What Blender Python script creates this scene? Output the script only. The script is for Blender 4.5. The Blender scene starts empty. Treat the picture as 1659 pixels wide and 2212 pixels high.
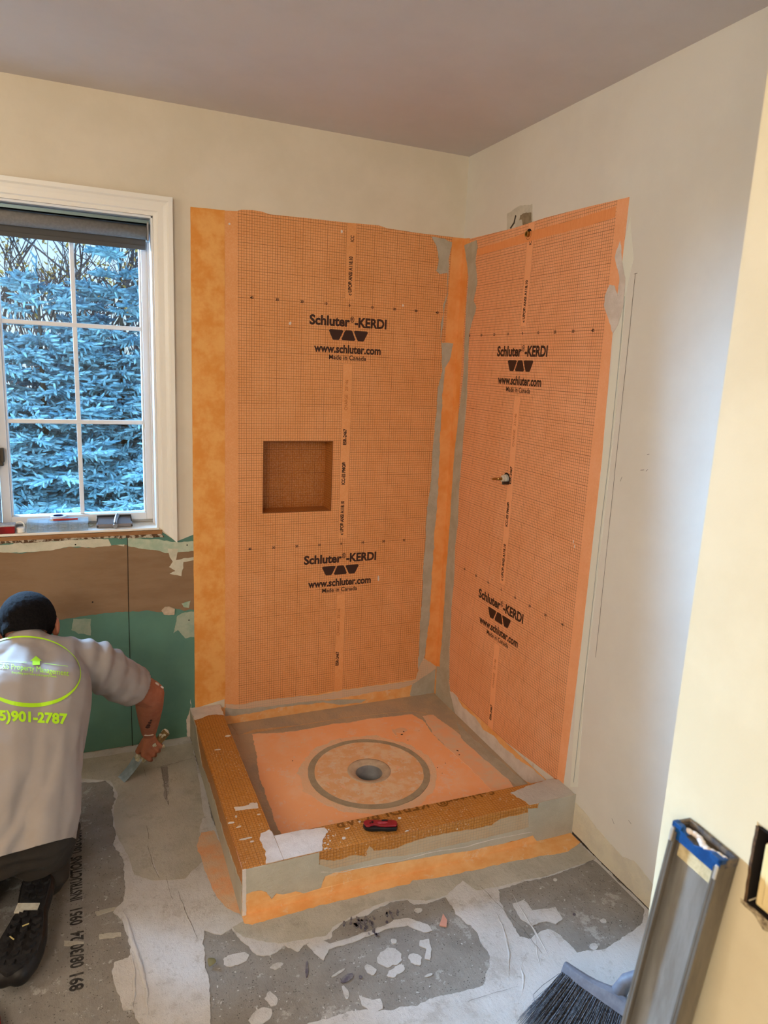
import bpy, bmesh, math, random
from mathutils import Vector, Matrix, noise, Quaternion
from mathutils.geometry import tessellate_polygon
from mathutils.bvhtree import BVHTree
random.seed(7)
S = bpy.context.scene
COL = S.collection
# ---------------------------------------------------------------- camera
W, H, F = 1659, 2212, 1518.752
CR = Matrix(((0.92112243, 0.03722427, -0.38748913), (-0.38657423, 0.20448145, -0.89930401), (0.0457584, 0.9781624, 0.2027424)))
CP = Vector((-1.5174, -2.7997, 1.5701))
cd = bpy.data.cameras.new('camera'); cam = bpy.data.objects.new('camera', cd); COL.objects.link(cam)
cam.matrix_world = Matrix.Translation(CP) @ CR.to_4x4()
cd.sensor_fit = 'HORIZONTAL'; cd.sensor_width = 36; cd.lens = 36 * F / W
cd.clip_start = .02; cd.clip_end = 200
cd.dof.use_dof = True; cd.dof.focus_distance = 2.6; cd.dof.aperture_fstop = 9
S.camera = cam
# ---------------------------------------------------------------- view, world, light
S.view_settings.view_transform = 'Standard'; S.view_settings.look = 'None'
S.view_settings.gamma = 1; S.view_settings.use_curve_mapping = False
S.view_settings.exposure = 0.08
w = bpy.data.worlds.new('sky'); S.world = w; w.use_nodes = True
nt = w.node_tree; nt.nodes.clear()
wo = nt.nodes.new('ShaderNodeOutputWorld'); bg = nt.nodes.new('ShaderNodeBackground')
tc = nt.nodes.new('ShaderNodeTexCoord'); sx = nt.nodes.new('ShaderNodeSeparateXYZ'); cr = nt.nodes.new('ShaderNodeValToRGB')
nt.links.new(tc.outputs['Generated'], sx.inputs[0]); nt.links.new(sx.outputs['Z'], cr.inputs[0])
cr.color_ramp.elements[0].position = 0.0; cr.color_ramp.elements[0].color = (.78, .92, 1, 1)
cr.color_ramp.elements[1].position = .6; cr.color_ramp.elements[1].color = (.22, .5, 1, 1)
nt.links.new(cr.outputs[0], bg.inputs[0]); bg.inputs[1].default_value = 1.35
nt.links.new(bg.outputs[0], wo.inputs[0])
def lamp(name, kind, loc, energy, color, target=None, **k):
    l = bpy.data.lights.new(name, kind); l.energy = energy; l.color = color
    for a, b in k.items(): setattr(l, a, b)
    o = bpy.data.objects.new(name, l); COL.objects.link(o); o.location = loc
    if target is not None:
        o.rotation_euler = (Vector(target) - Vector(loc)).to_track_quat('-Z', 'Y').to_euler()
    return o
lamp('open_sky', 'AREA', (-3.5, 1.05, 2.5), 1750, (.44, .68, 1), (-.2, -1.2, .3), shape='RECTANGLE', size=2.6, size_y=1.5, spread=math.radians(92))
lamp('high_sky', 'SUN', (-3, 6, 8), 1.2, (.80, .90, 1), (-1.5, 2, 0), angle=math.radians(60))
lamp('room_lamp', 'POINT', (-2.5, -3.5, 1.95), 76, (1, .90, .80), shadow_soft_size=.3)
lamp('side_fill_lamp', 'POINT', (-3.3, -1.7, 1.95), 30, (1, .92, .84), shadow_soft_size=.25)  # unseen fill lamp added at the left to lift walls and ceiling
# ---------------------------------------------------------------- projections of measured points onto real planes
def ray(u, v): return CR @ Vector(((u - W / 2) / F, -(v - H / 2) / F, -1))
def hit(u, v, ax, val):
    d = ray(u, v); t = (val - CP[ax]) / d[ax]; return CP + d * t
def PA(u, v, y=0.): p = hit(u, v, 1, y); return (p.x, p.z)      # left wall plane
def PB(u, v, x=0.): p = hit(u, v, 0, x); return (p.y, p.z)      # right wall plane
def PF(u, v, z=0.): p = hit(u, v, 2, z); return (p.x, p.y)      # floor plane
# ---------------------------------------------------------------- materials
def lin(c): return tuple(((x / 255) / 12.92 if x / 255 <= .04045 else ((x / 255 + .055) / 1.055) ** 2.4) for x in c) + (1,)
MATS = {}
class NB:
    def __init__(s, name):
        s.m = bpy.data.materials.new(name); s.m.use_nodes = True; s.t = s.m.node_tree; s.t.nodes.clear()
        s.out = s.n('ShaderNodeOutputMaterial'); s.b = s.n('ShaderNodeBsdfPrincipled')
        s.l(s.b.outputs[0], s.out.inputs[0]); s.tc = s.n('ShaderNodeTexCoord')
    def n(s, k): return s.t.nodes.new(k)
    def l(s, a, b): s.t.links.new(a, b)
    def math(s, op, a, b=None, c=None):
        n = s.n('ShaderNodeMath'); n.operation = op
        for i, v in enumerate((a, b, c)):
            if v is None: continue
            if isinstance(v, (int, float)): n.inputs[i].default_value = v
            else: s.l(v, n.inputs[i])
        return n.outputs[0]
    def noise(s, scale, detail=4, rough=.6, vec=None, stretch=None):
        n = s.n('ShaderNodeTexNoise'); n.inputs['Scale'].default_value = scale; n.inputs['Detail'].default_value = detail
        n.inputs['Roughness'].default_value = rough
        v = vec or s.tc.outputs['Object']
        if stretch:
            mp = s.n('ShaderNodeMapping'); mp.inputs['Scale'].default_value = stretch; s.l(v, mp.inputs[0]); v = mp.outputs[0]
        s.l(v, n.inputs['Vector']); return n.outputs['Fac']
    def mix(s, f, a, b):
        n = s.n('ShaderNodeMix'); n.data_type = 'RGBA'
        for i, v in ((0, f), (6, a), (7, b)):
            if isinstance(v, (int, float)): n.inputs[i].default_value = v
            elif isinstance(v, tuple): n.inputs[i].default_value = v
            else: s.l(v, n.inputs[i])
        return n.outputs[2]
    def step(s, v, lo, hi):
        n = s.n('ShaderNodeMapRange'); n.interpolation_type = 'SMOOTHSTEP'; s.l(v, n.inputs[0])
        n.inputs[1].default_value = lo; n.inputs[2].default_value = hi; return n.outputs[0]
    def bump(s, v, st, dist=.001):
        n = s.n('ShaderNodeBump'); n.inputs['Strength'].default_value = st; n.inputs['Distance'].default_value = dist
        s.l(v, n.inputs['Height']); s.l(n.outputs[0], s.b.inputs['Normal'])
    def base(s, c):
        if isinstance(c, tuple): s.b.inputs['Base Color'].default_value = c
        else: s.l(c, s.b.inputs['Base Color'])
def mat(name, c, c2=None, sc=6, rough=.7, metal=0, bump=0, bsc=80, bd=.001, lo=.35, hi=.65, stretch=None, spec=.3, dots=None, smear=None):
    if name in MATS: return MATS[name]
    b = NB(name); c = lin(c)
    col = c
    if c2: col = b.mix(b.step(b.noise(sc, 6, .65, stretch=stretch), lo, hi), c, lin(c2))
    if dots:
        v = b.n('ShaderNodeTexVoronoi'); v.inputs['Scale'].default_value = dots[0]; b.l(b.tc.outputs['Object'], v.inputs['Vector'])
        col = b.mix(b.math('MULTIPLY', b.math('LESS_THAN', v.outputs['Distance'], dots[1]), b.step(b.noise(dots[0] * .3, 2), .45, .55)), col, lin(dots[2]))
    if smear:      # dried smears and specks: (colour, scale, low, high) each
        for sc_, s1, s2, c3, am in smear:
            col = b.mix(b.math('MULTIPLY', b.step(b.noise(sc_, 9, .78), s1, s2), am), col, lin(c3))
    b.base(col); b.b.inputs['Roughness'].default_value = rough; b.b.inputs['Metallic'].default_value = metal
    b.b.inputs['Specular IOR Level'].default_value = spec
    if bump and name.startswith(('mortar', 'joint', 'pale_orange', 'orange_through', 'cement', 'bare_plaster')):
        h = b.math('ADD', b.math('MULTIPLY', b.noise(22, 4, .6, stretch=(1, .35, 1)), 1.6), b.math('ADD', b.noise(90, 4, .7), b.math('MULTIPLY', b.noise(420, 2, .6), .35)))
        b.bump(h, 1., .0032)
    elif bump: b.bump(b.noise(bsc, 5, .6, stretch=stretch), bump, bd)
    MATS[name] = b.m; return b.m
ORG = (232, 160, 100); ORG2 = (222, 148, 84); LINE = (104, 52, 20)
def grid_mat(name, ua, va, u0, v0, c1=ORG, c2=ORG2, tilt=0., strip=True, margin=True, film=None, linew=.00055, amt=.76, usign=1, line=LINE, tiltv=0., rough=.62):
    """one centimetre print on membrane or board; ua, va: which object axes run across and up"""
    b = NB(name); sp = b.n('ShaderNodeSeparateXYZ'); b.l(b.tc.outputs['Object'], sp.inputs[0])
    U = b.math('MULTIPLY', b.math('SUBTRACT', sp.outputs[ua], u0), usign); V = b.math('SUBTRACT', sp.outputs[va], v0)
    if tilt:
        U, V = b.math('ADD', U, b.math('MULTIPLY', V, tilt)), b.math('SUBTRACT', V, b.math('MULTIPLY', U, tiltv))
    def ln(x, per, hw):
        f = b.math('FRACT', b.math('ADD', b.math('DIVIDE', x, per), .5))
        return b.math('LESS_THAN', b.math('MULTIPLY', b.math('ABSOLUTE', b.math('SUBTRACT', f, .5)), per), hw)
    g = b.math('MAXIMUM', b.math('MAXIMUM', ln(U, .01, linew), ln(V, .01, linew)), b.math('MAXIMUM', ln(U, .1, linew * 1.6), ln(V, .1, linew * 1.6)))
    if strip:
        zone = b.math('GREATER_THAN', b.math('FRACT', b.math('ADD', b.math('ADD', V, 1.805 - 1.5748), 10)), .258)
        au = b.math('ABSOLUTE', U)
        st = b.math('MULTIPLY', b.math('LESS_THAN', au, .0215), zone)
        ed = b.math('MULTIPLY', b.math('MULTIPLY', b.math('GREATER_THAN', au, .0209), b.math('LESS_THAN', au, .0222)), zone)
        g = b.math('MAXIMUM', b.math('MULTIPLY', g, b.math('SUBTRACT', 1, st)), ed)
        if margin: g = b.math('MULTIPLY', g, b.math('LESS_THAN', au, .4545))
    base = b.mix(b.step(b.noise(5, 5, .7), .3, .7), lin(c1), lin(c2))
    fine = b.noise(160, 3, .7)
    base = b.mix(b.math('MULTIPLY', b.step(fine, .35, .75), .18), base, lin((255, 215, 170)))
    g = b.math('MULTIPLY', g, b.math('ADD', b.math('MULTIPLY', b.noise(9, 3), .35), amt - .18))
    col = b.mix(g, base, lin(line))
    if name.startswith('board'):
        col = b.mix(b.math('MULTIPLY', b.math('GREATER_THAN', b.noise(150, 2, .5), .68), b.step(b.noise(7, 3), .42, .6)), col, lin((222, 208, 190)))
    if film: col = b.mix(b.math('ADD', b.math('MULTIPLY', b.step(b.noise(14, 5, .7), .3, .7), .16), .62), col, lin(film))
    b.base(col); b.b.inputs['Roughness'].default_value = rough; b.b.inputs['Specular IOR Level'].default_value = .3
    b.bump(fine, .25, .0006)
    MATS[name] = b.m; return b.m
M_paintA = mat('wall_paint', (222, 209, 186), (215, 202, 178), 3, .62, bump=.12, bsc=220, bd=.0005)
M_paintB = mat('wall_paint_right', (226, 221, 210), (220, 214, 203), 2.2, .6, bump=.12, bsc=220, bd=.0005)
M_warmlit = mat('warm_lit_paint', (220, 207, 174), (213, 199, 165), 4, .6, bump=.22, bsc=300, bd=.0006)  # wall paint with the warm lamplight tone mixed into its colour
M_ceil = mat('ceiling_paint', (212, 203, 197), (206, 197, 191), 2, .85, bump=.15, bsc=160, bd=.0008)
M_trimw = mat('white_trim_paint', (236, 230, 218), rough=.35, spec=.5)
M_vinyl = mat('white_vinyl', (226, 226, 226), rough=.35, spec=.5)
M_gridA = grid_mat('membrane_print_left', 'X', 'Z', -.5069, 1.805, tilt=.0055, tiltv=.0055)
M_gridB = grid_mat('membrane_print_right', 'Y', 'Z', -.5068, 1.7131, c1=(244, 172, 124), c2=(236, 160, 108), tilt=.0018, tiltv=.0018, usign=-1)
M_gridAf = grid_mat('mortar_film_left', 'X', 'Z', -.5069, 1.805, film=(208, 190, 165), tilt=.0055, tiltv=.0055)
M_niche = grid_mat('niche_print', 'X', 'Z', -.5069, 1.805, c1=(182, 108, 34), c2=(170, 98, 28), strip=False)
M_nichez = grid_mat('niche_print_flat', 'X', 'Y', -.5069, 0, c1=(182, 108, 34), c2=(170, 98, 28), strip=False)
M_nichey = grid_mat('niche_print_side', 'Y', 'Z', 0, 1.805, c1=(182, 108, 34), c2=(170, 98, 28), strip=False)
BRD = (190, 122, 44); BRD2 = (176, 110, 36)
M_ct = grid_mat('board_print_top', 'X', 'Y', 0, 0, c1=BRD, c2=BRD2, strip=False, linew=.0005, line=(104, 56, 14), rough=.4)
M_cf = grid_mat('board_print_front', 'X', 'Z', 0, 0, c1=BRD, c2=BRD2, strip=False, linew=.0005, line=(104, 56, 14), rough=.45)
M_cs = grid_mat('board_print_side', 'Y', 'Z', 0, 0, c1=BRD, c2=BRD2, strip=False, linew=.0005, line=(104, 56, 14), rough=.45)
M_cff = grid_mat('mortar_film_board', 'X', 'Z', 0, 0, c1=BRD, c2=BRD2, strip=False, film=(196, 180, 152), linew=.0006, line=(80, 40, 14), amt=.9)
M_band = mat('orange_fleece', (230, 160, 90), (240, 188, 126), 16, .8, bump=.3, bsc=120, lo=.3, hi=.75, smear=((22, .57, .60, (232, 198, 156), .6),))
M_band2 = mat('orange_fleece_strip', (232, 148, 72), (240, 168, 100), 9, .75, bump=.25, bsc=160)
M_bandL = mat('orange_fleece_edge', (224, 146, 64), (236, 172, 96), 12, .8, bump=.3, bsc=120)
M_tray = mat('salmon_fleece', (254, 184, 130), (252, 200, 156), 5, .7, bump=.2, bsc=120, lo=.42, hi=.72, smear=((12, .56, .60, (246, 208, 178), .5), (46, .60, .62, (236, 214, 190), .6)))
M_pink = mat('pale_mortar_over_orange', (240, 184, 140), (228, 196, 164), 14, .8, bump=.3)
M_disc = mat('drain_flange_fleece', (228, 176, 126), (232, 200, 160), 18, .75, bump=.4, lo=.42, hi=.62, smear=((26, .545, .57, (228, 208, 180), .7),))
M_mort = mat('mortar_gray', (190, 180, 160), (176, 164, 142), 12, .82, bump=.5, bsc=40, bd=.002)
M_mortw = mat('mortar_white', (206, 202, 198), (192, 187, 181), 5, .85, bump=.5, bsc=30, bd=.002, dots=(60, .06, (150, 140, 128)), smear=((10, .54, .60, (168, 160, 150), .5), (34, .60, .63, (146, 140, 132), .5), (4, .50, .70, (204, 201, 198), .7)))
M_mortf = mat('mortar_fresh', (188, 181, 166), (174, 167, 152), 7, .8, bump=.5, bsc=30, bd=.002, smear=((12, .54, .60, (160, 152, 136), .5), (40, .60, .63, (140, 132, 120), .45)))  # fresh gray-beige mortar, its darker tone partly painted-in shade
M_mortl = mat('mortar_pale', (226, 214, 204), (212, 198, 186), 16, .8, bump=.5, bsc=50, bd=.0015)
M_mortd = mat('mortar_wet', (176, 158, 134), (194, 168, 136), 10, .7, bump=.4, bsc=50, bd=.0015)
M_cement = mat('cement_board', (148, 142, 134), (134, 128, 120), 9, .9, bump=.6, bsc=260, bd=.0012, dots=(130, .22, (98, 92, 86)), smear=((6, .575, .60, (178, 173, 166), .8), (38, .60, .625, (186, 182, 176), .8), (20, .34, .30, (116, 110, 104), .5)))
M_green = mat('green_drywall_paper', (98, 138, 120), (88, 126, 112), 3, .85, bump=.1)
M_brown = mat('brown_kraft_paper', (146, 118, 90), (136, 108, 80), 4, .9, bump=.3, bsc=40, stretch=(1, 1, 4))
M_plaster = mat('joint_compound', (216, 208, 186), (200, 196, 172), 12, .85, bump=.5, bsc=50)
M_plasterg = mat('joint_compound_green', (150, 176, 150), (190, 192, 168), 22, .85, bump=.4)
M_ink = mat('print_ink', (60, 34, 22), rough=.6)
M_inkf = mat('faded_print_ink', (170, 98, 44), rough=.7)
M_inkb = mat('black_stencil_ink', (44, 42, 40), (96, 90, 84), 60, .9, lo=.4, hi=.8)
M_black = mat('black_plastic', (26, 25, 26), rough=.45)
M_dark = mat('dark_gap', (30, 24, 20), rough=.9)
M_pencil = mat('pencil_mark', (70, 62, 54), rough=.9)
# ---------------------------------------------------------------- mesh helpers
def link(name, me, m=None, parent=None, smooth=False):
    o = bpy.data.objects.new(name, me); COL.objects.link(o)
    if m is not None:
        for x in (m if isinstance(m, (list, tuple)) else [m]): me.materials.append(x)
    if parent: o.parent = parent
    if smooth:
        for p in me.polygons: p.use_smooth = True
    return o
def fin(name, bm, m, parent=None, smooth=False, bevel=0, seg=2, recalc=True):
    if recalc: bmesh.ops.recalc_face_normals(bm, faces=bm.faces)
    me = bpy.data.meshes.new(name); bm.to_mesh(me); bm.free()
    o = link(name, me, m, parent, smooth)
    if bevel:
        md = o.modifiers.new('bevel', 'BEVEL'); md.width = bevel; md.segments = seg; md.limit_method = 'ANGLE'; md.angle_limit = math.radians(40)
    return o
def pym(name, vs, fs, m, parent=None, smooth=False):
    me = bpy.data.meshes.new(name); me.from_pydata([tuple(v) for v in vs], [], fs); me.update()
    return link(name, me, m, parent, smooth)
def tag(o, label, cat, group=None, kind=None):
    o['label'] = label; o['category'] = cat
    if group: o['group'] = group
    if kind: o['kind'] = kind
    return o
def struct(o): o['kind'] = 'structure'; return o
def thing(name, label, cat, loc=(0, 0, 0), group=None):
    o = bpy.data.objects.new(name, None); COL.objects.link(o); o.location = loc; o.empty_display_size = .05
    return tag(o, label, cat, group)
def adopt(child, par):          # parent without moving
    child.parent = par; child.matrix_parent_inverse = Matrix.Translation(par.location).inverted() @ Matrix.Identity(4)
    return child
def bx(bm, x0, x1, y0, y1, z0, z1, mi=0, M=None):
    vs = [bm.verts.new((x, y, z)) for x in (x0, x1) for y in (y0, y1) for z in (z0, z1)]
    if M is not None:
        for v in vs: v.co = M @ v.co
    for f in ((0, 1, 3, 2), (4, 6, 7, 5), (0, 4, 5, 1), (2, 3, 7, 6), (0, 2, 6, 4), (1, 5, 7, 3)):
        bm.faces.new([vs[i] for i in f]).material_index = mi
    return vs
def box(name, x0, x1, y0, y1, z0, z1, m, parent=None, bevel=0):
    bm = bmesh.new(); bx(bm, x0, x1, y0, y1, z0, z1); return fin(name, bm, m, parent, bevel=bevel)
def lathe(bm, prof, n=32, M=None, close=False, mi=0):
    rings = []
    for r, z in prof:
        ring = []
        for i in range(n):
            a = 2 * math.pi * i / n; c = Vector((r * math.cos(a), r * math.sin(a), z))
            ring.append(bm.verts.new(M @ c if M is not None else c))
        rings.append(ring)
    for a, b in zip(rings, rings[1:]):
        for i in range(n):
            bm.faces.new((a[i], a[(i + 1) % n], b[(i + 1) % n], b[i])).material_index = mi
    if close:
        bm.faces.new(rings[0][::-1]).material_index = mi; bm.faces.new(rings[-1]).material_index = mi
    return rings
def tube(bm, pts, r, n=8, mi=0, cap=True):
    pts = [Vector(p) for p in pts]; rr = r if isinstance(r, (list, tuple)) else [r] * len(pts); rings = []
    for i, p in enumerate(pts):
        d = (pts[min(i + 1, len(pts) - 1)] - pts[max(i - 1, 0)]).normalized()
        a = d.orthogonal().normalized() if i == 0 else (rings_a - d * rings_a.dot(d)).normalized()
        rings_a = a; b = d.cross(a)
        rings.append([bm.verts.new(p + (a * math.cos(t) + b * math.sin(t)) * rr[i]) for t in [2 * math.pi * k / n for k in range(n)]])
    for a, b in zip(rings, rings[1:]):
        for i in range(n): bm.faces.new((a[i], a[(i + 1) % n], b[(i + 1) % n], b[i])).material_index = mi
    if cap: bm.faces.new(rings[0][::-1]); bm.faces.new(rings[-1])
def frame_mat(X, Y, Z, o):
    M = Matrix.Identity(4)
    for i, a in enumerate((X, Y, Z)):
        for j in range(3): M[j][i] = a[j]
    for j in range(3): M[j][3] = o[j]
    return M
# planes: (right, up, normal) used by sheet layers and prints
PL_A = ((1, 0, 0), (0, 0, 1), (0, -1, 0), lambda a, b, h: (a, -h, b))
PL_B = ((0, -1, 0), (0, 0, 1), (-1, 0, 0), lambda a, b, h: (-h, a, b))
def PL_z(z): return ((1, 0, 0), (0, 1, 0), (0, 0, 1), lambda a, b, h: (a, b, z + h))
def PL_y(y): return ((1, 0, 0), (0, 0, 1), (0, -1, 0), lambda a, b, h: (a, y - h, b))
def PL_x(x): return ((0, -1, 0), (0, 0, 1), (-1, 0, 0), lambda a, b, h: (x - h, a, b))
def rag_loop(pts, rag, step, seed):
    out = []
    n = len(pts)
    for i in range(n):
        a = Vector(pts[i]); b = Vector(pts[(i + 1) % n]); L = (b - a).length; k = max(1, int(L / step)) if rag else 1
        for j in range(k):
            p = a.lerp(b, j / k)
            if rag:
                q = Vector((p.x, p.y, seed * 3.7))
                o = noise.noise_vector(q * 14) * rag * 1.0 + noise.noise_vector(q * 50) * rag * .9 + noise.noise_vector(q * 130) * rag * .32
                p = p + Vector((o.x, o.y))
            out.append(p)
    return out
SEED = [0]
def layer(name, loops, plane, m, parent=None, h0=0., h1=.001, rag=.003, step=.006, clip=None, ragh=None):
    """flat sheet or smear with a real thickness, loops[0] outer, the rest holes (plane coordinates in metres)"""
    SEED[0] += 1; P = plane[3]; L = []
    for i, lp in enumerate(loops):
        r = rag_loop(lp, rag if (i == 0 or ragh is None) else ragh, step, SEED[0])
        if clip:
            ins_ = .010 if i and name == 'thinset_layer' else 0
            r = [Vector((min(max(p.x, clip[0]), clip[1] - ins_), min(max(p.y, clip[2]), clip[3] - ins_))) for p in r]
        r = [p for i_, p in enumerate(r) if (p - r[i_ - 1]).length > 1e-5]
        L.append(r)
    tri = tessellate_polygon([[Vector((p.x, p.y, 0)) for p in r] for r in L])
    flat = [p for r in L for p in r]; N = len(flat)
    vs = [P(p.x, p.y, h1) for p in flat] + [P(p.x, p.y, h0) for p in flat]
    fs = [tuple(t) for t in tri]; s = 0
    for r in L:
        k = len(r)
        for i in range(k): fs.append((s + i, s + (i + 1) % k, N + s + (i + 1) % k, N + s + i))
        s += k
    fs += [tuple(N + i for i in t)[::-1] for t in tri]
    bm = bmesh.new(); me = bpy.data.meshes.new(name); me.from_pydata(vs, [], fs); bm.from_mesh(me); bpy.data.meshes.remove(me)
    bmesh.ops.remove_doubles(bm, verts=bm.verts, dist=1e-6)
    return fin(name, bm, m, parent)
def rect(a0, a1, b0, b1): return [(a0, b0), (a1, b0), (a1, b1), (a0, b1)]
def blob(cx, cy, rx, ry, n=14, rot=0):
    return [(cx + rx * math.cos(t) * math.cos(rot) - ry * math.sin(t) * math.sin(rot), cy + rx * math.cos(t) * math.sin(rot) + ry * math.sin(t) * math.cos(rot)) for t in [2 * math.pi * i / n for i in range(n)]]
class Text:
    """collects lettering as flat meshes on a plane; with split=True every string is a part of its own"""
    def __init__(s, split=False): s.v = []; s.f = []; s.split = split; s.cut = [0]
    def mark(s):
        if s.split: s.cut.append(len(s.f))
    def add(s, body, M, size, width=None, bold=0., sxs=1., align='CENTER', thick=0):
        c = bpy.data.curves.new('t', 'FONT'); c.body = body; c.size = size; c.align_x = align; c.align_y = 'CENTER'; c.offset = bold
        c.resolution_u = 3
        o = bpy.data.objects.new('t', c); me = bpy.data.meshes.new_from_object(o)
        xs = [v.co.x for v in me.vertices]; k = sxs
        if width and xs: k = width / (max(xs) - min(xs))
        mid = (max(xs) + min(xs)) / 2 if (xs and align == 'CENTER') else 0
        b = len(s.v)
        for v in me.vertices: s.v.append(M @ Vector(((v.co.x - mid) * k, v.co.y, 0)))
        for p in me.polygons: s.f.append(tuple(b + i for i in p.vertices))
        bpy.data.objects.remove(o); bpy.data.curves.remove(c); bpy.data.meshes.remove(me); s.mark()
    def poly(s, pts, M):
        b = len(s.v); s.v += [M @ Vector((x, y, 0)) for x, y in pts]; s.f.append(tuple(range(b, b + len(pts)))); s.mark()
    def done(s, name, m, parent):
        if not s.split: return pym(name, s.v, s.f, m, parent)
        for a, b in zip(s.cut, s.cut[1:]):
            fs = s.f[a:b]; ids = sorted({i for f in fs for i in f}); mp = {i: k for k, i in enumerate(ids)}
            if fs: pym(name, [s.v[i] for i in ids], [tuple(mp[i] for i in f) for f in fs], m, parent)
def onplane(plane, a, b, h, rot=0.):
    X, Y, Z, P = plane; X = Vector(X); Y = Vector(Y); Z = Vector(Z)
    M = frame_mat(X, Y, Z, P(a, b, h)); return M @ Matrix.Rotation(rot, 4, 'Z')
# ================================================================ ROOM SHELL
CH = 2.44
XL, YB = -3.9, -4.3
WX0, WX1, WZ0, WZ1 = -2.46, -1.2655, .905, 2.058      # window opening
NX0, NX1, NZ0, NZ1 = -.8575, -.557, .952, 1.2545       # niche
DRX, DRY = -.5523, -.5326
floor = struct(layer('floor', [rect(XL, .12, YB, .12), [(DRX + .06 * math.cos(t), DRY + .06 * math.sin(t)) for t in [2 * math.pi * i / 32 for i in range(32)]]], PL_z(-.06), M_cement, h0=0, h1=.06, rag=0))
struct(box('ceiling', XL, .12, YB, .12, CH, CH + .1, M_ceil))
struct(layer('wall_left', [rect(XL, .12, -.06, CH), rect(WX0, WX1, WZ0, WZ1), rect(NX0, NX1, NZ0, NZ1)], PL_A, M_paintA, h0=-.19, h1=0, rag=0))
struct(box('wall_right', 0, .12, YB, 0, -.06, CH, M_paintB))
struct(box('wall_front', XL, -.8, YB - .1, YB, -.06, CH, M_warmlit))
struct(box('wall_far_left', XL - .1, XL, YB, .12, -.06, CH, M_warmlit))
# near cream wall with a box cut-out
CX = -.80; CY = -2.158
bz0, bz1, by0, by1 = .953, 1.057, -2.365, -2.297
cw = layer('wall_near', [rect(YB, CY, 0, CH), [(by0, bz0), (by1, bz0), (by1, bz1), (by0, bz1)]], PL_x(CX), M_warmlit, h0=-.115, h1=0, rag=0)
cw['kind'] = 'structure'
md = cw.modifiers.new('bevel', 'BEVEL'); md.width = .006; md.segments = 3; md.limit_method = 'ANGLE'
# ceiling seam bead: a hairline of caulk
# baseboard area stripped of paint on the right wall
strip = layer('unpainted_strip', [[PB(1237, 1803), PB(1225, 1712), PB(1262, 1752), PB(1290, 1790), PB(1345, 1850), PB(1368, 1858), PB(1440, 1945), (-2.2, .085), (-2.2, .004), PB(1395, 1955)]], PL_B, mat('bare_plaster', (226, 216, 192), (214, 204, 184), 10, .8, bump=.3), None, h1=.0012, rag=.004, step=.012)
wr = bpy.data.objects['wall_right']; strip.parent = wr
gap = layer('floor_gap', [[(-1.075, 0), (-2.3, 0), (-2.3, .003), (-1.5, .003), (-1.2, .004), (-1.075, .012)]], PL_B, mat('gap_shadow', (70, 62, 54), rough=.9), wr, h1=.0016, rag=.0015, step=.01)
# pencil line, scuffs on the right wall
L = Text()
def seg(T, plane, a, b, wd, h):
    a = Vector(a); b = Vector(b); d = (b - a).normalized(); n = Vector((-d.y, d.x)) * wd
    k = len(T.v); P = plane[3]
    for q in (a - n, b - n, b + n, a + n): T.v.append(Vector(P(q.x, q.y, h)))
    T.f.append((k, k + 1, k + 2, k + 3))
a0, a1 = PB(1373, 590), PB(1287, 1420)
pts = [Vector(a0).lerp(Vector(a1), i / 30) + Vector((noise.noise(Vector((i * .4, 0, 0))) * .0012, 0)) for i in range(31)]
for i in range(30): seg(L, PL_B, pts[i], pts[i + 1], .0007, .0006)
seg(L, PL_B, PB(1370, 592), PB(1377, 590), .0006, .0006)
for (u, v, u2, v2) in ((1398, 982, 1403, 981), (1396, 1018, 1400, 1014), (1384, 1016, 1392, 1015), (1340, 1040, 1344, 1030), (1322, 1768, 1327, 1780), (1358, 1772, 1364, 1780)):
    seg(L, PL_B, PB(u, v), PB(u2, v2), .0006, .0006)
L.done('pencil_line', M_pencil, wr)
L = Text(); c0 = [(1350, 640), (1340, 760), (1318, 980), (1300, 1130), (1262, 1480), (1240, 1690)]
for a, b in zip(c0, c0[1:]): seg(L, PL_B, PB(*a), PB(*b), .0009, .0021)
L.done('board_edge_line', mat('pale_grey_edge', (150, 160, 160), rough=.8), wr)
layer('skim_band', [[PB(1362, 470), PB(1368, 560), PB(1352, 640), PB(1330, 900), PB(1262, 1500), PB(1248, 1700), PB(1232, 1700), PB(1252, 1400), PB(1300, 960), PB(1320, 800), PB(1340, 560)]], PL_B, mat('white_skim', (228, 226, 212), rough=.7), wr, h1=.0007, rag=.0015, step=.02)
# torn patch above the shower arm
layer('skim_patch', [[PB(1095, 498), PB(1096, 462), PB(1118, 448), PB(1150, 440), PB(1152, 484)]], PL_B, mat('skim_plaster', (206, 200, 184), (192, 186, 170), 20, .8), wr, h1=.0008, rag=.004, step=.006)
layer('bare_patch', [[PB(1130, 488), PB(1128, 474), PB(1122, 476), PB(1124, 464), PB(1137, 459), PB(1148, 459), PB(1149, 480)]], PL_B, mat('bare_gypsum', (150, 134, 108), (128, 112, 88), 30, .9), wr, h1=.0014, rag=.003, step=.004)
layer('scrape', [[PB(1102, 492), PB(1110, 480), PB(1114, 464), PB(1116, 466), PB(1112, 482), PB(1104, 494)]], PL_B, M_pencil, wr, h1=.0015, rag=.001, step=.005)
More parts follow.
